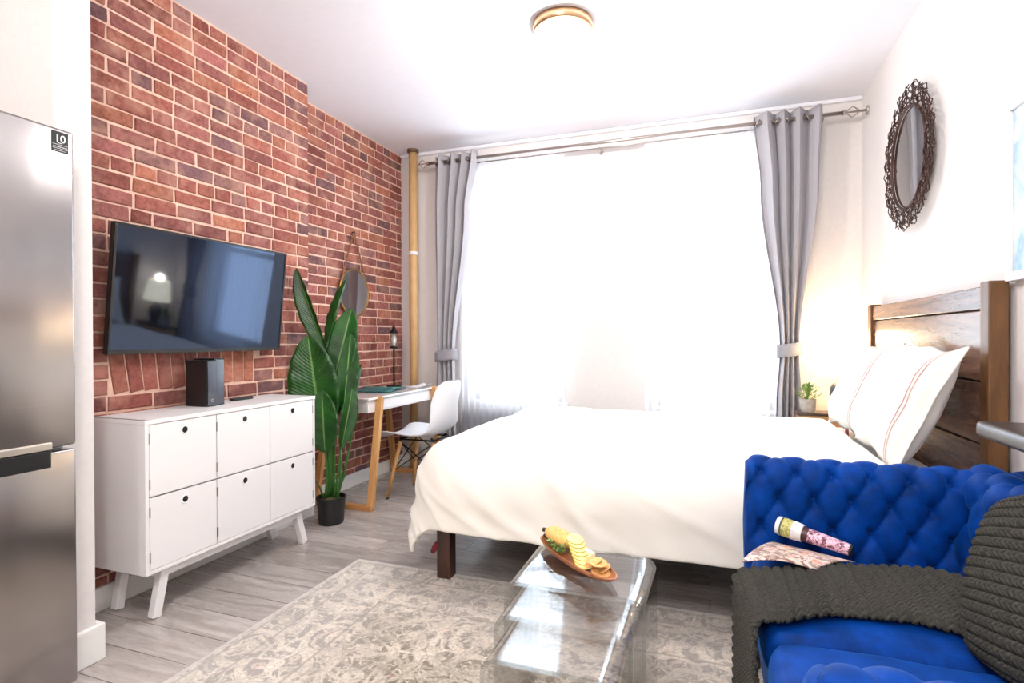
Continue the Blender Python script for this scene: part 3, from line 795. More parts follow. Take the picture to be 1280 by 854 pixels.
# duvet
DX1, DY0, DY1, DZ = .64, 2.51, 3.69, .655
XF = -1.14
def fold1(e, Rd):
    if e <= 0: return 0, 0
    q = Rd*PI/2
    if e < q: return Rd*sin(e/Rd), Rd*(1-cos(e/Rd))
    return Rd+.02*min(1, (e-q)/.2), Rd+(e-q)
RD = .25; EX = .53
def duvet(u, v):
    # flat cloth coordinates, folded radially over a rounded bed edge
    sx = XF-EX+(DX1-XF+EX)*u; sy = DY0-EX+(DY1-DY0+2*EX)*v
    cx, cy = max(sx, XF), min(max(sy, DY0), DY1)
    ex, ey = sx-cx, sy-cy; r = math.hypot(ex, ey)
    if r > 1e-9:
        ux, uy = ex/r, ey/r; r *= 1-.10*(2*ux*uy)**2
    else: ux = uy = 0
    o_, drop = fold1(r, RD); o_ = min(o_, RD)+.12*max(0, drop-.30)
    p = Vector((sx, sy, 0)); hang = min(1, drop/.25)
    n1 = noise.noise(p*1.6+Vector((3, 1, 0))); n2 = noise.noise(p*4.2)
    w = n1*.020+n2*.008+.014
    z = DZ-drop+w*(1-hang)+.006*(1-hang)*noise.noise(Vector((sx*7, sy*2.5, 2)))
    # soft diagonal folds running down the hanging sides
    g = .020*noise.noise(Vector((sx*3.4+sy*2.0+drop*3, drop*1.6-sx*1.2, 1)))+.012*noise.noise(Vector((sx*7-drop*6, drop*3+sy*5, 5)))
    for k_, (fa, fb, ph) in enumerate(((2.3, 3.2, 8), (1.6, 5.0, 3))):
        cr = 1-abs(noise.noise(Vector((sx*fa-drop*fb, sx*.9+drop*1.4+sy, ph))))*7
        if cr > 0: g += .010*cr
    o_ += g*hang
    return Vector((cx+ux*o_, cy+uy*o_, max(z, .06)))
b = BM(); grid(b, duvet, 110, 120)
o = link('duvet', b, M_linen, smooth=True); solid(o, .022, -1); subsurf(o, 1)
tag(o, 'large white cotton duvet draped over the bed and its foot corner', 'duvet')
b = BM(); box(b, .637, .644, 3.12, 3.17, .655, .69, .001)
part('label_tag', b, M_maroon, o)['label'] = 'small maroon tag at the duvet head edge'
# little maroon ribbon roll at the foot leg
b = BM(); tube(b, [(-1.25, 2.36, .125), (-1.235, 2.352, .15), (-1.222, 2.35, .172)], [.012, .015, .012], 10); 
part('corner_tie', b, M_maroon, t, smooth=True)['label'] = 'maroon ribbon bit hanging at the foot corner'

# pillows
def pillow(name, label, c, w, h, th, lean, rz, seed, roll=0):
    t = thing(name, label, 'pillow', c, 0, 'striped pillows on the bed')
    Mx = Matrix.Translation(c) @ Matrix.Rotation(rz, 4, 'Z') @ Matrix.Rotation(lean, 4, 'Y') @ Matrix.Rotation(roll, 4, 'X')
    # local: y across, z up, x out of the headboard (negative = toward foot)
    def sh(s, q, side):
        fl = .09
        e = max(0, 1-min(1, abs(s)*1.09)**3.0)**.55*max(0, 1-min(1, abs(q)*1.07)**3.0)**.55
        rim = min(1, (1-max(abs(s), abs(q)))/.04)
        corner = 1+.07*(abs(s)*abs(q))**3
        pinch = 1-.05*(1-abs(s)**2)*abs(q)**3 - 0
        pin2 = 1-.05*(1-abs(q)**2)*abs(s)**3
        n = noise.noise(Vector((s*2+seed, q*2, seed)))*.018+noise.noise(Vector((s*5+seed, q*5, seed+3)))*.007
        return Vector((side*(th/2*e+.002*rim)+n*(.4+.6*e*(1 if side < 0 else .4)), s*w/2*corner*pin2, q*h/2*corner*pinch+.008*sin(s*6+seed)*abs(q)**4))
    b = BM()
    for side in (-1, 1):
        grid(b, lambda u, v: Mx @ sh(u*2-1, v*2-1, side), 44, 36)
    bmesh.ops.remove_doubles(b, verts=b.verts, dist=.0002)
    # close rim
    G = [e for e in b.edges if e.is_boundary]
    if G: bmesh.ops.bridge_loops(b, edges=G) if False else None
    o = part('case', b, M_linen, t, smooth=True)
    b = BM()
    for s0 in (-.74, -.69, .69, .74):
        def st(u, v):
            q = u*1.9-.95; p = sh(s0+(v-.5)*.013, q, -1); p.x -= .0022; return Mx @ p
        grid(b, st, 60, 1)
    part('stripe', b, M_stripe, t, smooth=True)['label'] = 'thin rose double stripe'
    return t
pillow('pillow', 'white rose-striped pillow nearer the sofa against the headboard', (.745, 2.68, .885), .64, .50, .17, math.radians(24), math.radians(0), 1.3, math.radians(3))
pillow('pillow.001', 'white rose-striped pillow nearer the window against the headboard', (.755, 3.37, .88), .63, .48, .17, math.radians(24), math.radians(0), 5.1, math.radians(-2))

# ------------------------------------------------------------------ nightstand with plant and lamp
t = thing('nightstand', 'small oak nightstand with dark top in the corner beyond the bed', 'nightstand', (.74, 4.05, 0))
b = BM(); box(b, .53, .955, 3.985, 4.145, .66-.02, .66, .004); part('top', b, M_nightdark, t)
b = BM(); box(b, .54, .94, 3.995, 4.14, .38, .64, .003); part('case', b, M_night, t)
b = BM(); box(b, .55, .93, 3.989, 3.995, .40, .63, .002); dr = part('drawer', b, M_night, t)
b = BM(); lathe(b, [(0, 0), (.006, 0), (.012, .012), (0, .018)], (.74, 3.989, .52), 14, Matrix.Rotation(PI/2, 4, 'X')); part('knob', b, M_blackmetal, dr)
for x in (.555, .92):
    for y in (4.01, 4.12):
        b = BM(); box(b, x-.015, x+.015, y-.015, y+.015, 0, .38, .002); part('leg', b, M_night, t)
t = thing('small_potted_plant', 'small leafy green plant in a grey pot on the nightstand', 'plant', (.60, 4.04, .66))
b = BM(); lathe(b, [(0, 0), (.036, 0), (.046, .03), (.050, .085), (.046, .085), (.042, .075), (0, .072)], (.60, 4.04, .66), 28); part('pot', b, speckle('grey_ceramic', (150, 146, 142), (178, 174, 170), 40, .6, .2), t, angle=40)
b = BM(); rnd = random.Random(5)
for k in range(150):
    a = rnd.uniform(0, 2*PI); el = rnd.uniform(.1, 1.5); r = rnd.uniform(.03, .09)
    c = Vector((.60+r*cos(a)*cos(el)*.95, 4.04+r*sin(a)*cos(el)*.9, .74+r*sin(el)*1.15))
    d = Vector((cos(a)*cos(el), sin(a)*cos(el), sin(el)+rnd.uniform(-.3, .4))).normalized(); s = d.cross(Vector((0, 0, 1))).normalized() if abs(d.z) < .99 else Vector((1, 0, 0))
    l, w = rnd.uniform(.016, .026), rnd.uniform(.006, .01); up = s.cross(d)*.003
    vs = [b.verts.new(p) for p in (c, c+d*l*.5+s*w+up, c+d*l, c+d*l*.5-s*w+up)]; b.faces.new(vs)
    if k % 5 == 0: tube(b, [Vector((.60, 4.04, .735)), c], .0012, 4)
o = part('foliage', b, speckle('small_green_leaf', (54, 96, 34), (128, 160, 78), 60, .5, .1), t); o['kind'] = 'stuff'
t = thing('bedside_lamp', 'lit bedside lamp with dark blue base and pale shade on the nightstand', 'lamp', (.80, 4.05, .66))
LX, LY = .79, 4.065
b = BM(); lathe(b, [(0, 0), (.045, 0), (.048, .012), (.03, .02), (.045, .05), (.062, .11), (.058, .16), (.03, .205), (.012, .22), (.008, .27), (0, .27)], (LX, LY, .66), 36); part('base', b, mat('navy_glaze', (38, 46, 66), .3, coat=.4), t, smooth=True)
b = BM(); lathe(b, [(.125, .235), (.095, .45)], (LX, LY, .66), 40); o = part('shade', b, M_shade, t, smooth=True); solid(o, .002)
pl = bpy.data.lights.new('lamp_bulb', 'POINT'); pl.energy = 4.5; pl.color = (1, .74, .46); pl.shadow_soft_size = .04
lo = bpy.data.objects.new('lamp_bulb', pl); C.objects.link(lo); lo.parent = t; lo.location = Vector((LX, LY, 1.14))-t.location

# ------------------------------------------------------------------ woven mirror on the right wall
t = thing('round_wall_mirror', 'large round wall mirror with woven brown metal frame on white wall', 'mirror', (XR-.02, 3.30, 2.05))
cM = Vector((XR-.035, 3.285, 2.045)); ri, ro = .245, .352
def mp_(a, r, o=0): return Vector((cM.x-o, cM.y+r*cos(a), cM.z+r*sin(a)))
b = BM(); lathe(b, [(0, 0), (ri, 0), (ri, .005), (0, .005)], cM+Vector((.004, 0, 0)), 64, Matrix(((0, 0, -1, 0), (1, 0, 0, 0), (0, 1, 0, 0), (0, 0, 0, 1)))); part('mirror_glass', b, M_mirror, t)
M_bronze = mat('brown_bronze_wire', (74, 52, 46), .45, .8)
b = BM(); tube(b, [mp_(2*PI*k/72, ri+.006, .008) for k in range(72)], .0075, 8, True); part('inner_ring', b, M_bronze, t, smooth=True)
b = BM(); rnd = random.Random(11)
n1 = 46
for j, (r0, r1) in enumerate(((ri+.01, ri+.045), (ri+.04, ri+.08), (ri+.075, ro))):
    for k in range(n1):
        for s in (-1, 1):
            a0 = 2*PI*(k+rnd.uniform(-.3, .3))/n1; a1 = a0+s*rnd.uniform(.10, .24)
            mid = (a0+a1)/2+rnd.uniform(-.03, .03); rmm = (r0+r1)/2
            o_ = rnd.uniform(.0, .018)
            tube(b, [mp_(a0, r0+rnd.uniform(-.01, .01), o_), mp_(mid, rmm, o_+.006), mp_(a1, r1+rnd.uniform(-.010, .004), o_)], .0025, 5)
for r in (ri+.042, ri+.078, ro-.004):
    ph = rnd.uniform(0, 6); tube(b, [mp_(2*PI*k/120, r+.010*sin(k*1.7+ph)+.006*sin(k*.9), .008+.006*sin(k*1.1)) for k in range(120)], .0026, 5, True)
part('woven_frame', b, M_bronze, t, smooth=True)
b = BM(); box(b, XR-.034, XR-.001, 3.24, 3.36, 2.12, 2.15); part('hanger', b, M_bronze, t)

# framed art at the picture's right
t = thing('framed_art', 'framed pale blue abstract print on the right wall beyond the headboard', 'picture', (XR-.02, 2.05, 1.6))
b = BM(); ya, yb, za, zb = 1.80, 2.345, 1.335, 1.935
for q in ((ya, yb, zb-.03, zb), (ya, yb, za, za+.03), (ya, ya+.03, za+.03, zb-.03), (yb-.03, yb, za+.03, zb-.03)): box(b, XR-.028, XR-.001, *q, .002)
part('frame', b, M_trim, t)
m = mat('blue_wash_print', (220, 230, 240), .6); _n = NT(m); _v = _n.coords((1, 2, 3))
_n.l(_n.ramp(_n.noise(_v, 1.6, 5, .6, .8), [(.35, (236, 240, 244)), (.5, (198, 216, 234)), (.62, (150, 184, 216)), (.75, (222, 232, 242))]), _n.b.inputs['Base Color'])
b = BM(); box(b, XR-.018, XR-.006, ya+.03, yb-.03, za+.03, zb-.03); part('print', b, m, t)

# ------------------------------------------------------------------ console shelf behind the sofa
t = thing('console_table', 'weathered grey wood console table top behind the sofa at the right', 'table', (.86, 1.2, 0))
b = BM(); box(b, .745, .965, .35, 2.02, .852, .898, .012, 3); part('top', b, M_greywood, t, angle=50)
for y in (.5, 1.72):
    b = BM(); box(b, .925, .955, y-.02, y+.02, 0.008 if False else 0, .852, .003); part('leg', b, M_greywood, t)
b = BM(); box(b, .925, .955, .52, 1.70, .79, .85, .003); part('apron', b, M_greywood, t)

# ------------------------------------------------------------------ sofa
t = thing('chesterfield_sofa', 'royal blue tufted velvet loveseat with rolled arms beside the bed', 'sofa', (.5, 1.42, .008))
def tuft(a, b_):
    """a, b_: diamond lattice coordinates; 0 at buttons, 1 on the pads"""
    ca = abs(sin(PI*a))**.42; cb = abs(sin(PI*b_))**.42
    da = a-round(a); db = b_-round(b_)
    pit = math.exp(-((da*da+db*db)/.02))
    return .5*ca*cb+.5*(1-(1-ca)*(1-cb))-.6*pit
def rollpath(s, L1, r, thick):
    """cross-section of an arm: up the inner face L1, round a roll of radius r, down the outer side. returns (offset outwards, z, normal)"""
    if s < L1: return 0, s, (-1, 0)
    s -= L1; q = PI*r
    if s < q:
        a = s/r; return r-r*cos(a), L1+r*sin(a), (-cos(a), sin(a))
    s -= q; return 2*r, L1-s, (1, 0)
SEATZ = .40
SB = .02
def arm(y_in, sgn, xa, xb, name, top, rad, du, dv, phase=0, zbase=.30, out=.42, bend=.035):
    """runs along x; y_in inner face, sgn=+1 outer side toward +y"""
    L1 = top-rad-zbase; tot = L1+PI*rad+out
    def f(u, v):
        s = v*tot; o_, z, nn = rollpath(s, L1, rad, 0)
        X = xa+(xb-xa)*u
        zz = z+zbase
        # buttons counted from the roll down
        q = (s-(L1+rad*.63))/dv; p = (X-xa-phase)/du
        amp = .038*max(0, min(1, (L1+rad*2.3-s)/(rad*1.0)))
        edge = min(1, (X-xa)/.04)*1.0 if not False else 1
        h = amp*(tuft(p+q/2, p-q/2)-.6)
        flare = bend*max(0, (zz-.5)/.25)**1.5*.0
        endr = .02*(1-min(1, max(0, (X-xa))/.03))**2
        return Vector((X, y_in+sgn*(o_-(-nn[0])*h*-1*-1 if False else o_)+sgn*nn[0]*h+sgn*(0 if o_ < rad else -1)*endr+(sgn*endr if o_ < rad else 0), zz+nn[1]*h-endr*(1 if z > L1 else 0)))
    b = BM(); G = grid(b, f, 150, 130)
    # front cap: fan of the outline
    for idx in (0, len(G)-1):
        ring = G[idx]; c = sum((v.co for v in ring), Vector())/len(ring); c.x = ring[0].co.x+(-.008 if idx == 0 else .0)
        cv_ = b.verts.new(c)
        for i in range(len(ring)-1): b.faces.new((ring[i], ring[i+1], cv_))
        b.faces.new((ring[-1], ring[0], cv_))
    o = part(name, b, M_velvet, t, smooth=True)
    # buttons
    n = 0
    for k in range(-1, 5):
        for j in range(0, 9):
            q = -k; s = L1+rad*.63+q*dv
            p = j+(.5 if k % 2 else 0)
            X = xa+phase+p*du
            if s > L1+rad*1.6 or s < .12 or X < xa+.03 or X > xb-.02: continue
            o_, z, nn = rollpath(s, L1, rad, 0)
            base = Vector((X, y_in+sgn*o_+sgn*nn[0]*(-.026), z+zbase+nn[1]*(-.026)))
            d = Vector((0, sgn*nn[0], nn[1]))
            rot = d.to_track_quat('Z', 'Y').to_matrix().to_4x4()
            btn = BM(); lathe(btn, [(.0095, -.004), (.0095, .001), (.006, .004), (0, .005)], base, 12, rot); n += 1
            part('tufting_button', btn, M_velvet, o, smooth=True)
    return o
XA, XBk = .115, .70
arm(2.005, 1, XA, .93, 'armrest', .735, .07, .106, .092, .044)
arm(.835, -1, XA, .93, 'armrest', .735, .07, .106, .092, .044)
def backrest():
    rad = .07; top = .75; zb = .30; L1 = top-rad-zb; out = .40; tot = L1+PI*rad+out; du, dv = .125, .088
    ya, yb = .78, 2.07
    def f(u, v):
        s = v*tot; o_, z, nn = rollpath(s, L1, rad, 0); Y = ya+(yb-ya)*u
        q = (s-(L1+rad*.35))/dv; p = (Y-ya-.02)/du
        amp = .038*max(0, min(1, (L1+rad*2.3-s)/rad)); h = amp*(tuft(p+q/2, p-q/2)-.6)
        lean = .05*(z/L1 if z < L1 else 1)
        return Vector((.675+lean+o_+nn[0]*h, Y, z+zb+nn[1]*h))
    b = BM(); G = grid(b, f, 200, 120)
    for ring in (G[0], G[-1]):
        c = sum((v.co for v in ring), Vector())/len(ring); cv_ = b.verts.new(c)
        for i in range(len(ring)-1): b.faces.new((ring[i], ring[i+1], cv_))
        b.faces.new((ring[-1], ring[0], cv_))
    o = part('backrest', b, M_velvet, t, smooth=True)
    for k in range(-1, 5):
        for j in range(0, 12):
            s = L1+rad*.35-k*dv; Y = ya+.02+(j+(.5 if k % 2 else 0))*du
            if s > L1+rad*1.6 or s < .12 or Y < .86 or Y > 1.99: continue
            o_, z, nn = rollpath(s, L1, rad, 0); lean = .05*(z/L1 if z < L1 else 1)
            base = Vector((.675+lean+o_+nn[0]*(-.026), Y, z+zb+nn[1]*(-.026)))
            rot = Vector((nn[0], 0, nn[1])).to_track_quat('Z', 'Y').to_matrix().to_4x4()
            btn = BM(); lathe(btn, [(.0095, -.004), (.0095, .001), (.006, .004), (0, .005)], base, 12, rot)
            part('tufting_button', btn, M_velvet, o, smooth=True)
backrest()
b = BM(); box(b, .15, .86, .72, 2.12, .10, .315, .02, 3); part('base', b, M_velvet, t, angle=50)
def cushion_bm(x0, x1, y0, y1, z0, z1, seed=0, crown=.02, pw=9):
    b = BM(); cx, cy, cz = (x0+x1)/2, (y0+y1)/2, (z0+z1)/2; hx, hy, hz = (x1-x0)/2, (y1-y0)/2, (z1-z0)/2
    bmesh.ops.create_cube(b, size=2); bmesh.ops.subdivide_edges(b, edges=b.edges, cuts=23, use_grid_fill=True)
    for v in b.verts:
        x, y, z = v.co; m = (abs(x)**pw+abs(y)**pw+abs(z)**(pw*.45))**(1/pw) if True else 1
        k = 1/max(m, 1e-6)
        x, y, z2 = x*k, y*k, z*k
        z2 = max(-1, min(1, z2))
        cr = crown*max(0, 1-x*x)*max(0, 1-y*y)*(1 if z > 0 else 0)
        e = max(abs(x), abs(y)); wr = .004*noise.noise(Vector((x*3+seed, y*3, z*2)))
        wrk = .006*sin(y*hy*230+noise.noise(Vector((x*4, y*4, seed)))*3)*max(0, 1-abs(abs(x)-.94)/.10)*(.6 if z > 0 else .8)
        v.co = (cx+x*hx, cy+y*hy, cz+z2*hz+cr+wr+wrk*.6)
    return b
for ya, yb, sd in ((1.432, 1.985, 1), (.865, 1.428, 4)):
    b = cushion_bm(.12, .69, ya, yb, .315, .452, sd); o = part('seat_cushion', b, M_velvet, t, smooth=True); subsurf(o, 1)
for x in (.15, .86):
    for y in (.78, 2.08):
        b = BM(); lathe(b, [(0, .0), (.014, 0), (.024, .07), (.026, .095), (0, .095)], (x, y, .008), 16); part('leg', b, M_darkwood, t, angle=40)

# ------------------------------------------------------------------ knitted throw and pillow
def knit(a, c, rib=.029, st=.017):
    """height of a chunky ribbed knit at cloth position a (across ribs), c (along ribs)"""
    r = a/rib; fr = r-math.floor(r); tri = abs(fr*2-1)
    body = sin(PI*fr)**.4
    hole = max(0, cos(2*PI*(c/st+tri*.5)))**1.5
    return body*(1-.9*hole)
def lerp_keys(K, x):
    if x <= K[0][0]: return K[0][1]
    for (a, p), (b_, q) in zip(K, K[1:]):
        if x <= b_: return p+(q-p)*(x-a)/(b_-a)
    return K[-1][1]
def throw():
    Lh = .36; x_front = .082; zt = .482
    far = [(.0, 1.72), (.10, 1.745), (.2, 1.815), (.38, 1.865), (.51, 1.885), (.60, 1.85), (.68, 1.70)]
    near = [(.0, 1.43), (.08, 1.445), (.2, 1.515), (.38, 1.535), (.53, 1.495), (.68, 1.46)]
    tot = Lh+.03*PI/2+.64
    def f(u, v):
        s = u*tot
        if s < Lh: x, z, nx, nz = x_front-.006, zt-.03-(Lh-s), -1, 0
        elif s < Lh+.047:
            a = (s-Lh)/.03; x, z, nx, nz = x_front-.006+.03*(1-cos(a)), zt-.03+.03*sin(a), -cos(a), sin(a)
        else: x, z, nx, nz = x_front+.024+(s-Lh-.047), zt, 0, 1
        xe = max(0, x-x_front)
        hangf = max(0, (Lh-s)/Lh)
        yf = lerp_keys(far, xe)-.12*hangf**.7*0-.02*hangf; yn = lerp_keys(near, xe)+.10*hangf**.6*0+.02*hangf
        if s < Lh: yf = 1.72-.02*hangf; yn = 1.43-.09*hangf**.6
        x += .030*(1-v)*max(0, 1-xe/.12)
        y = yn+(yf-yn)*v
        h = .014*knit(s, v*.40+.0*s)
        e = min(v, 1-v)*.38; roll = .010*(1-min(1, e/.02)**1)**1
        crown = .018*sin(PI*v)*(1 if s > Lh+.05 else .3)*math.sin(PI*min(1, max(0, (x-.02)/.62)))+.006*noise.noise(Vector((x*6, y*6, 0)))
        sag = 0
        return Vector((x+nx*(h+.004), y, z+nz*(h+crown-roll)))
    b = BM(); grid(b, f, 380, 170)
    o = link('knitted_throw', b, M_knit, smooth=True); solid(o, .008, -1)
    tag(o, 'charcoal chunky knit throw laid across the blue sofa seat', 'blanket')
    # fringe at the bottom of the hanging end
    b = BM(); rnd = random.Random(2)
    for k in range(40):
        y = 1.36+.33*k/39; tube(b, [(.068, y, .13), (.066+rnd.uniform(-.004, .004), y+rnd.uniform(-.005, .005), .08), (.068, y+rnd.uniform(-.008, .008), .03)], .0028, 5)
    part('fringe', b, M_knit, o)
throw()
def kpillow():
    Mx = Matrix.Translation((.645, 1.345, .655)) @ Matrix.Rotation(math.radians(10), 4, 'Z') @ Matrix.Rotation(math.radians(20), 4, 'Y') @ Matrix.Rotation(math.radians(-14), 4, 'X')
    w = .48; h = .40; th = .13
    def f(s, q, side):
        e = max(0, 1-abs(s)**3)**.55*max(0, 1-abs(q)**3)**.55
        rnd_ = 1-.17*(abs(s)*abs(q))**1.6
        kk = .011*knit(q*h/2+.5, s*w/2+.5, .024, .0155) if side < 0 else 0
        return Vector((side*(th/2*e+.003)-kk, s*w/2*rnd_, q*h/2*rnd_))
    b = BM()
    grid(b, lambda u, v: Mx @ f(u*2-1, v*2-1, -1), 220, 200); grid(b, lambda u, v: Mx @ f(u*2-1, v*2-1, 1), 40, 40)
    tag(link('knitted_pillow', b, M_knit, smooth=True), 'charcoal chunky knit pillow leaning on the blue sofa back', 'pillow')
kpillow()

# magazine + rolled magazine on the sofa
mz = page_mat('magazine_print', [(236, 226, 214), (214, 128, 96), (240, 232, 224), (120, 60, 44), (232, 218, 196), (196, 200, 196)], 16)
b = BM()
QA, QB, QC, QD = Vector((.085, 1.712, 0)), Vector((.195, 1.975, 0)), Vector((.405, 1.875, 0)), Vector((.275, 1.72, 0))
def mg(u, v):
    p = QA.lerp(QB, v).lerp(QD.lerp(QC, v), u)
    z = .480+.016*sin(PI*u)*(1-v)+.024*v*(1-v)*2+.022*(1-v)-.02*max(0, .2-u)*5*(1-v)*.0
    return Vector((p.x, p.y, z))
grid(b, mg, 20, 14); o = link('magazine', b, mz, smooth=True); solid(o, .004, 1)
tag(o, 'open glossy magazine with orange and white pages on the sofa seat', 'magazine')
t = thing('rolled_magazine', 'rolled magazine with yellow-green and purple printed cover lying on the sofa', 'magazine', (.30, 1.95, .50))
A, B = Vector((.205, 2.0-.04, .545)), Vector((.395, 1.868, .518))
D = (B-A)
def cyl(k0, k1, r0, r1, m, nm, turns=1.0, cap=None, lab=None):
    b = BM(); pts = [A+D*(k0+(k1-k0)*i/8) for i in range(9)]; tube(b, pts, [r0+(r1-r0)*i/8 for i in range(9)], 24, caps=True)
    o = part(nm, b, m, t, angle=45)
    if lab: o['label'] = lab
cyl(0, .06, .027, .030, mat('white_paper', (232, 234, 236), .5), 'end_roll')
cyl(.06, .085, .0285, .0285, mat('dark_band', (70, 74, 60), .5), 'band')
cyl(.085, .22, .0295, .029, page_mat('olive_print', [(168, 164, 60), (206, 200, 120), (120, 124, 60), (232, 228, 190)], 50), 'cover', lab='yellow-green printed cover')
cyl(.22, .36, .0295, .027, page_mat('white_print_roll', [(236, 236, 236), (214, 216, 218), (240, 240, 238)], 40), 'cover', lab='white printed cover')
cyl(.36, .44, .024, .022, page_mat('dark_print', [(34, 20, 22), (70, 34, 38), (30, 30, 24)], 60), 'cover', lab='dark printed cover')
cyl(.44, .97, .022, .017, page_mat('purple_print', [(110, 30, 64), (206, 150, 182), (236, 210, 224), (130, 52, 84), (60, 20, 30), (220, 170, 196)], 55), 'cover', lab='purple and pink printed cover')
cyl(.97, 1.0, .0165, .0155, mat('dark_end', (18, 14, 16), .6), 'end_roll')

# ------------------------------------------------------------------ acrylic nesting tables
def nest(label, x0, x1, y0, y1, h, cov):
    t = thing('nesting_table', label, 'table', ((x0+x1)/2, (y0+y1)/2, .008), 0, 'clear nesting tables')
    th = .012; R_ = .045; zb = .008
    outer = [(x0, zb)]; inner = [(x0+th, zb)]
    for (cx, s) in ((x0+R_, -1), (x1-R_, 1)):
        rng = range(0, 9)
        for k in (rng):
            a = PI/2*k/8
            if s < 0: ox, oz, ang = cx-R_*cos(a), h-R_+R_*sin(a), a; ix, iz = cx-(R_-th)*cos(a), h-R_+(R_-th)*sin(a)
            else: ox, oz = cx+R_*sin(a), h-R_+R_*cos(a); ix, iz = cx+(R_-th)*sin(a), h-R_+(R_-th)*cos(a)
            outer.append((ox, oz)); inner.append((ix, iz))
    outer.append((x1, zb)); inner.append((x1-th, zb))
    b = BM(); N = len(outer)
    vo = [[b.verts.new((p[0], y, p[1])) for p in outer] for y in (y0, y1)]; vi = [[b.verts.new((p[0], y, p[1])) for p in inner] for y in (y0, y1)]
    for i in range(N-1):
        f = b.faces.new((vo[0][i], vo[0][i+1], vo[1][i+1], vo[1][i])); f.material_index = 0
        f = b.faces.new((vi[0][i+1], vi[0][i], vi[1][i], vi[1][i+1])); f.material_index = 0
        for s in (0, 1):
            f = b.faces.new((vo[s][i], vo[s][i+1], vi[s][i+1], vi[s][i])); f.material_index = 1
    for i in (0, N-1):
        f = b.faces.new((vo[0][i], vo[1][i], vi[1][i], vi[0][i])); f.material_index = 1
    o = part('bent_sheet', b, [M_acrylic, M_acrylic_edge], t, angle=50)
nest('largest clear acrylic nesting table holding the wooden serving boat', -.585, -.165, 1.555, 1.875, .42, 0)
nest('middle clear acrylic nesting table between the largest and smallest', -.565, -.185, 1.425, 1.735, .385, 0)
nest('smallest clear acrylic nesting table, pulled furthest out from the bed', -.545, -.205, 1.275, 1.575, .35, 0)

# serving boat and food, laid out in the tray's own frame
t = thing('serving_boat', 'long shallow acacia wood serving boat on the largest clear table', 'tray', (-.40, 1.735, .4205))
TM = Matrix.Translation((-.408, 1.745, .4205)) @ Matrix.Rotation(math.radians(-43), 4, 'Z')
hl, hw = .205, .052
def tray(u, v):
    a = 2*PI*u; ca, sa = cos(a), sin(a)
    ex = math.copysign(abs(ca)**.8, ca)*hl; ey = sa*hw
    # radial profile: underside, rim, bowl
    prof_ = [(0, 0), (.62, 0), (.9, .012), (1, .026), (.965, .028), (.86, .017), (.6, .010), (0, .009)]
    k = v*(len(prof_)-1); i = min(int(k), len(prof_)-2); fr = k-i
    r = prof_[i][0]+(prof_[i+1][0]-prof_[i][0])*fr; z = prof_[i][1]+(prof_[i+1][1]-prof_[i][1])*fr
    return TM @ Vector((ex*r, ey*r, z+.0005))
b = BM(); grid(b, tray, 56, 21, cu=True); bmesh.ops.remove_doubles(b, verts=b.verts, dist=.0001); part('bowl', b, M_trayw, t, smooth=True)
def T(x, y, z=0): return TM @ Vector((x, y, z))
# bread
b = BM()
def loaf(u, v):
    a = 2*PI*v; th = PI*u
    p = Vector((-.115+.075*-cos(th), .012+.036*sin(th)**.75*cos(a), .047+.026*sin(th)**.75*sin(a)))
    n = noise.noise(p*60)*.003; return TM @ (p+Vector((0, 0, n)))
grid(b, loaf, 24, 20, cv=True); bmesh.ops.remove_doubles(b, verts=b.verts, dist=.0002)
tag(link('bread_loaf', b, speckle('golden_crust', (226, 160, 78), (248, 206, 132), 90, .7, .5, bdist=.004), smooth=True), 'small golden crusty loaf at the far end of the serving boat', 'bread')
b = BM()
for s, zz in ((0, .05), (1, .028)): tube(b, [T(-.197, -.006+s*.006, zz), T(-.178, .004, zz), T(-.165, .01, zz+.004)], [.007, .009, .006], 10)
tag(link('dried_fig', b, mat('dark_fruit', (74, 46, 36), .6), smooth=True), 'dark dried fruit tucked at the tip of the golden loaf', 'fruit')
b = BM(); rnd = random.Random(4)
for k in range(90):
    c = Vector((rnd.uniform(-.11, -.035), rnd.uniform(-.045, -.012), rnd.uniform(.026, .048))); a = rnd.uniform(0, 6.28); l = rnd.uniform(.006, .012)
    d = Vector((cos(a), sin(a), rnd.uniform(-.4, .8)))*l; s = Vector((-sin(a), cos(a), rnd.uniform(-.3, .3)))*l*.5
    b.faces.new([b.verts.new(TM @ p) for p in (c, c+d*.5+s, c+d, c+d*.5-s)])
for k in range(8): tube(b, [T(-.07+.004*k, -.03, .022), T(-.1+.01*k, -.03+.002*k, .04)], .0012, 5)
tag(link('parsley_garnish', b, speckle('parsley', (58, 104, 34), (132, 164, 80), 90, .6, .1)), 'curly green parsley garnish beside the loaf on the serving boat', 'herb', kind='stuff')
M_slice = speckle('pale_yellow_fruit', (240, 214, 120), (250, 236, 170), 50, .5, .1)
M_rind = mat('green_yellow_rind', (190, 176, 70), .5)
n = 7
for k in range(n):
    b = BM(); cz = .020+.0052*k; rot = TM @ Matrix.Translation((.060-.015*k, -.010+.0045*k, cz+.002*k)) @ Matrix.Rotation(.26, 4, 'Y') @ Matrix.Rotation(.2*k, 4, 'Z')
    lathe(b, [(0, 0), (.028, 0), (.030, .0015), (.0295, .0032), (.028, .0042), (0, .0042)], (0, 0, 0), 26, rot)
    for f_ in b.faces:
        if max((rot.inverted() @ v.co).xy.length for v in f_.verts) > .0285 and min((rot.inverted() @ v.co).xy.length for v in f_.verts) > .02: f_.material_index = 1
    lab = 'pale yellow fruit slice, one of the overlapping fan on the serving boat'
    tag(link('fruit_slice' if k == 0 else 'fruit_slice.%03d' % k, b, [M_slice, M_rind], angle=30), lab, 'fruit slice', 'fanned fruit slices on the serving boat')
n = 6
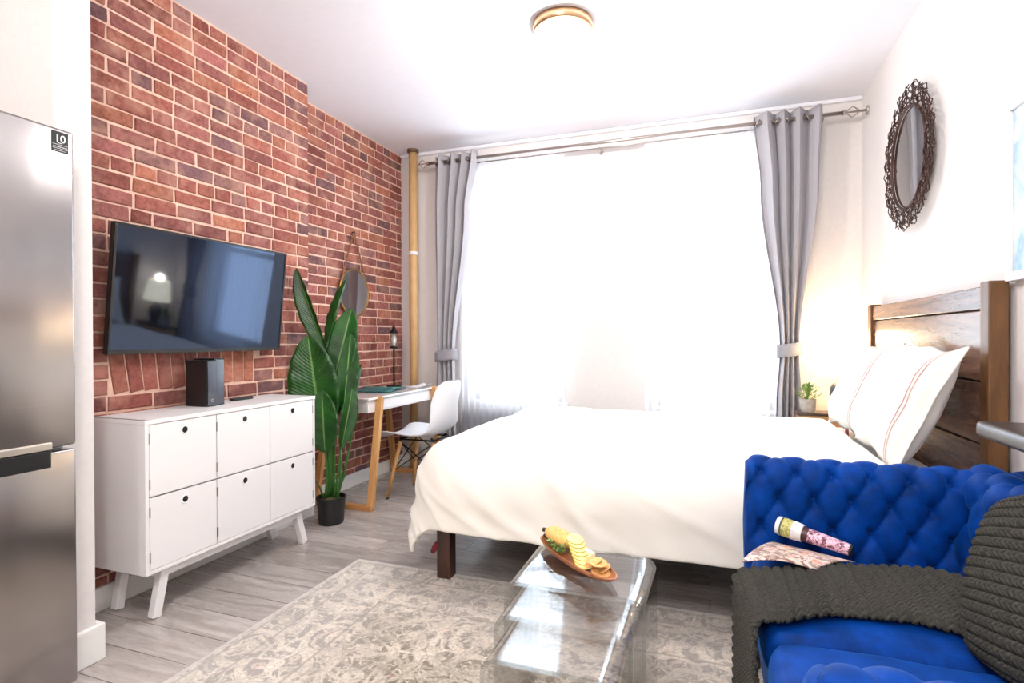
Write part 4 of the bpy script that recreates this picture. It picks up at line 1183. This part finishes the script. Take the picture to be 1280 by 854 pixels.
for k in range(n):
    b = BM(); a = .5*k; ctr = Vector((.118+.016*cos(a*2.2), .0+.012*sin(a*2.2), .018+.006*k))
    rot = TM @ Matrix.Translation(ctr) @ Matrix.Rotation(.35*sin(k*1.9), 4, 'X') @ Matrix.Rotation(.3*cos(k*2.3), 4, 'Y') @ Matrix.Rotation(k, 4, 'Z')
    lathe(b, [(0, 0), (.026, .001), (.030, .004), (.029, .0055), (.02, .003), (0, .002)], (0, 0, 0), 22, rot)
    tag(link('cracker' if k == 0 else 'cracker.%03d' % k, b, speckle('baked_cracker', (224, 160, 84), (246, 206, 140), 120, .8, .4), smooth=True), 'round golden cracker piled at the near end of the serving boat', 'cracker', 'crackers on the serving boat')
b = BM(); box(b, .008, .060, .018, .036, .030, .048, .003); bmesh.ops.transform(b, matrix=TM, verts=b.verts)
tag(link('cheese_wedge', b, mat('cream_cheese', (250, 238, 200), .5)), 'cream cheese wedge behind the fanned slices on the serving boat', 'cheese')

# ------------------------------------------------------------------ ceiling light, plus two added fill lights out of view
def ceiling_light(c, label, nm='ceiling_light', E=40, r=.155):
    t = thing(nm, label, 'ceiling light', c)
    b = BM(); lathe(b, [(r*.7, 0), (r, 0), (r+.002, -.012), (r, -.045), (r-.008, -.052), (r-.012, -.045), (r-.012, -.004)], c, 56); part('ring', b, mat('brushed_bronze', (176, 140, 108), .3, .9), t, smooth=True)
    b = BM(); lathe(b, [(r-.0125, -.04)]+[((r-.0125)*cos(a), -.04-.04*sin(a)) for a in [PI/2*k/10 for k in range(1, 11)]], c, 48); part('diffuser', b, M_diffuser, t, smooth=True)
    li = bpy.data.lights.new('ceiling_bulb', 'POINT'); li.shadow_soft_size = .09; li.energy = E; li.color = (1, .972, .945)
    lo = bpy.data.objects.new('ceiling_bulb', li); C.objects.link(lo); lo.parent = t; lo.location = (0, 0, -.19)
    return t
EL = 52
ceiling_light((-.722, 2.815, H), 'round flush ceiling light with bronze ring above the bed foot', E=EL)
ceiling_light((-.55, .1, H), 'added round ceiling fill light out of view over the kitchen side', 'fill_ceiling_light', E=EL*1.6)  # unseen fixture, added to light the room from the camera side
ceiling_light((-.35, -1.5, H), 'added round ceiling fill light out of view at the front end', 'fill_ceiling_light.001', E=EL*1.6)  # second unseen fixture, added for more fill from behind the camera

# ------------------------------------------------------------------ daylight
w = bpy.data.worlds.new('sky'); bpy.context.scene.world = w; w.use_nodes = True
bg = w.node_tree.nodes['Background']; bg.inputs[0].default_value = (.76, .88, 1, 1); bg.inputs[1].default_value = 9
for x0, x1, z0, z1 in (W1, W2):
    li = bpy.data.lights.new('window_portal', 'AREA'); li.shape = 'RECTANGLE'; li.size = x1-x0; li.size_y = z1-z0
    li.cycles.is_portal = True
    lo = bpy.data.objects.new('window_portal', li); C.objects.link(lo); lo.location = ((x0+x1)/2, YB+.19, (z0+z1)/2)
    lo.rotation_euler = (-PI/2, 0, 0)

# ------------------------------------------------------------------ camera
cd = bpy.data.cameras.new('camera'); co = bpy.data.objects.new('camera', cd); C.objects.link(co)
cd.sensor_width = 36; cd.lens = 691.5/1280*36; cd.clip_start = .05
co.matrix_world = Matrix.Translation((0, 0, 1.15)) @ Matrix.Rotation(math.radians(19.69), 4, 'Z') @ Matrix.Rotation(math.radians(90-.41), 4, 'X') @ Matrix.Rotation(math.radians(-.17), 4, 'Z')
sc = bpy.context.scene; sc.camera = co; sc.cycles.transparent_max_bounces = 24
sc.view_settings.view_transform = 'Standard'; sc.view_settings.look = 'None'; sc.view_settings.gamma = 1
sc.view_settings.use_curve_mapping = False; sc.view_settings.exposure = 0.08
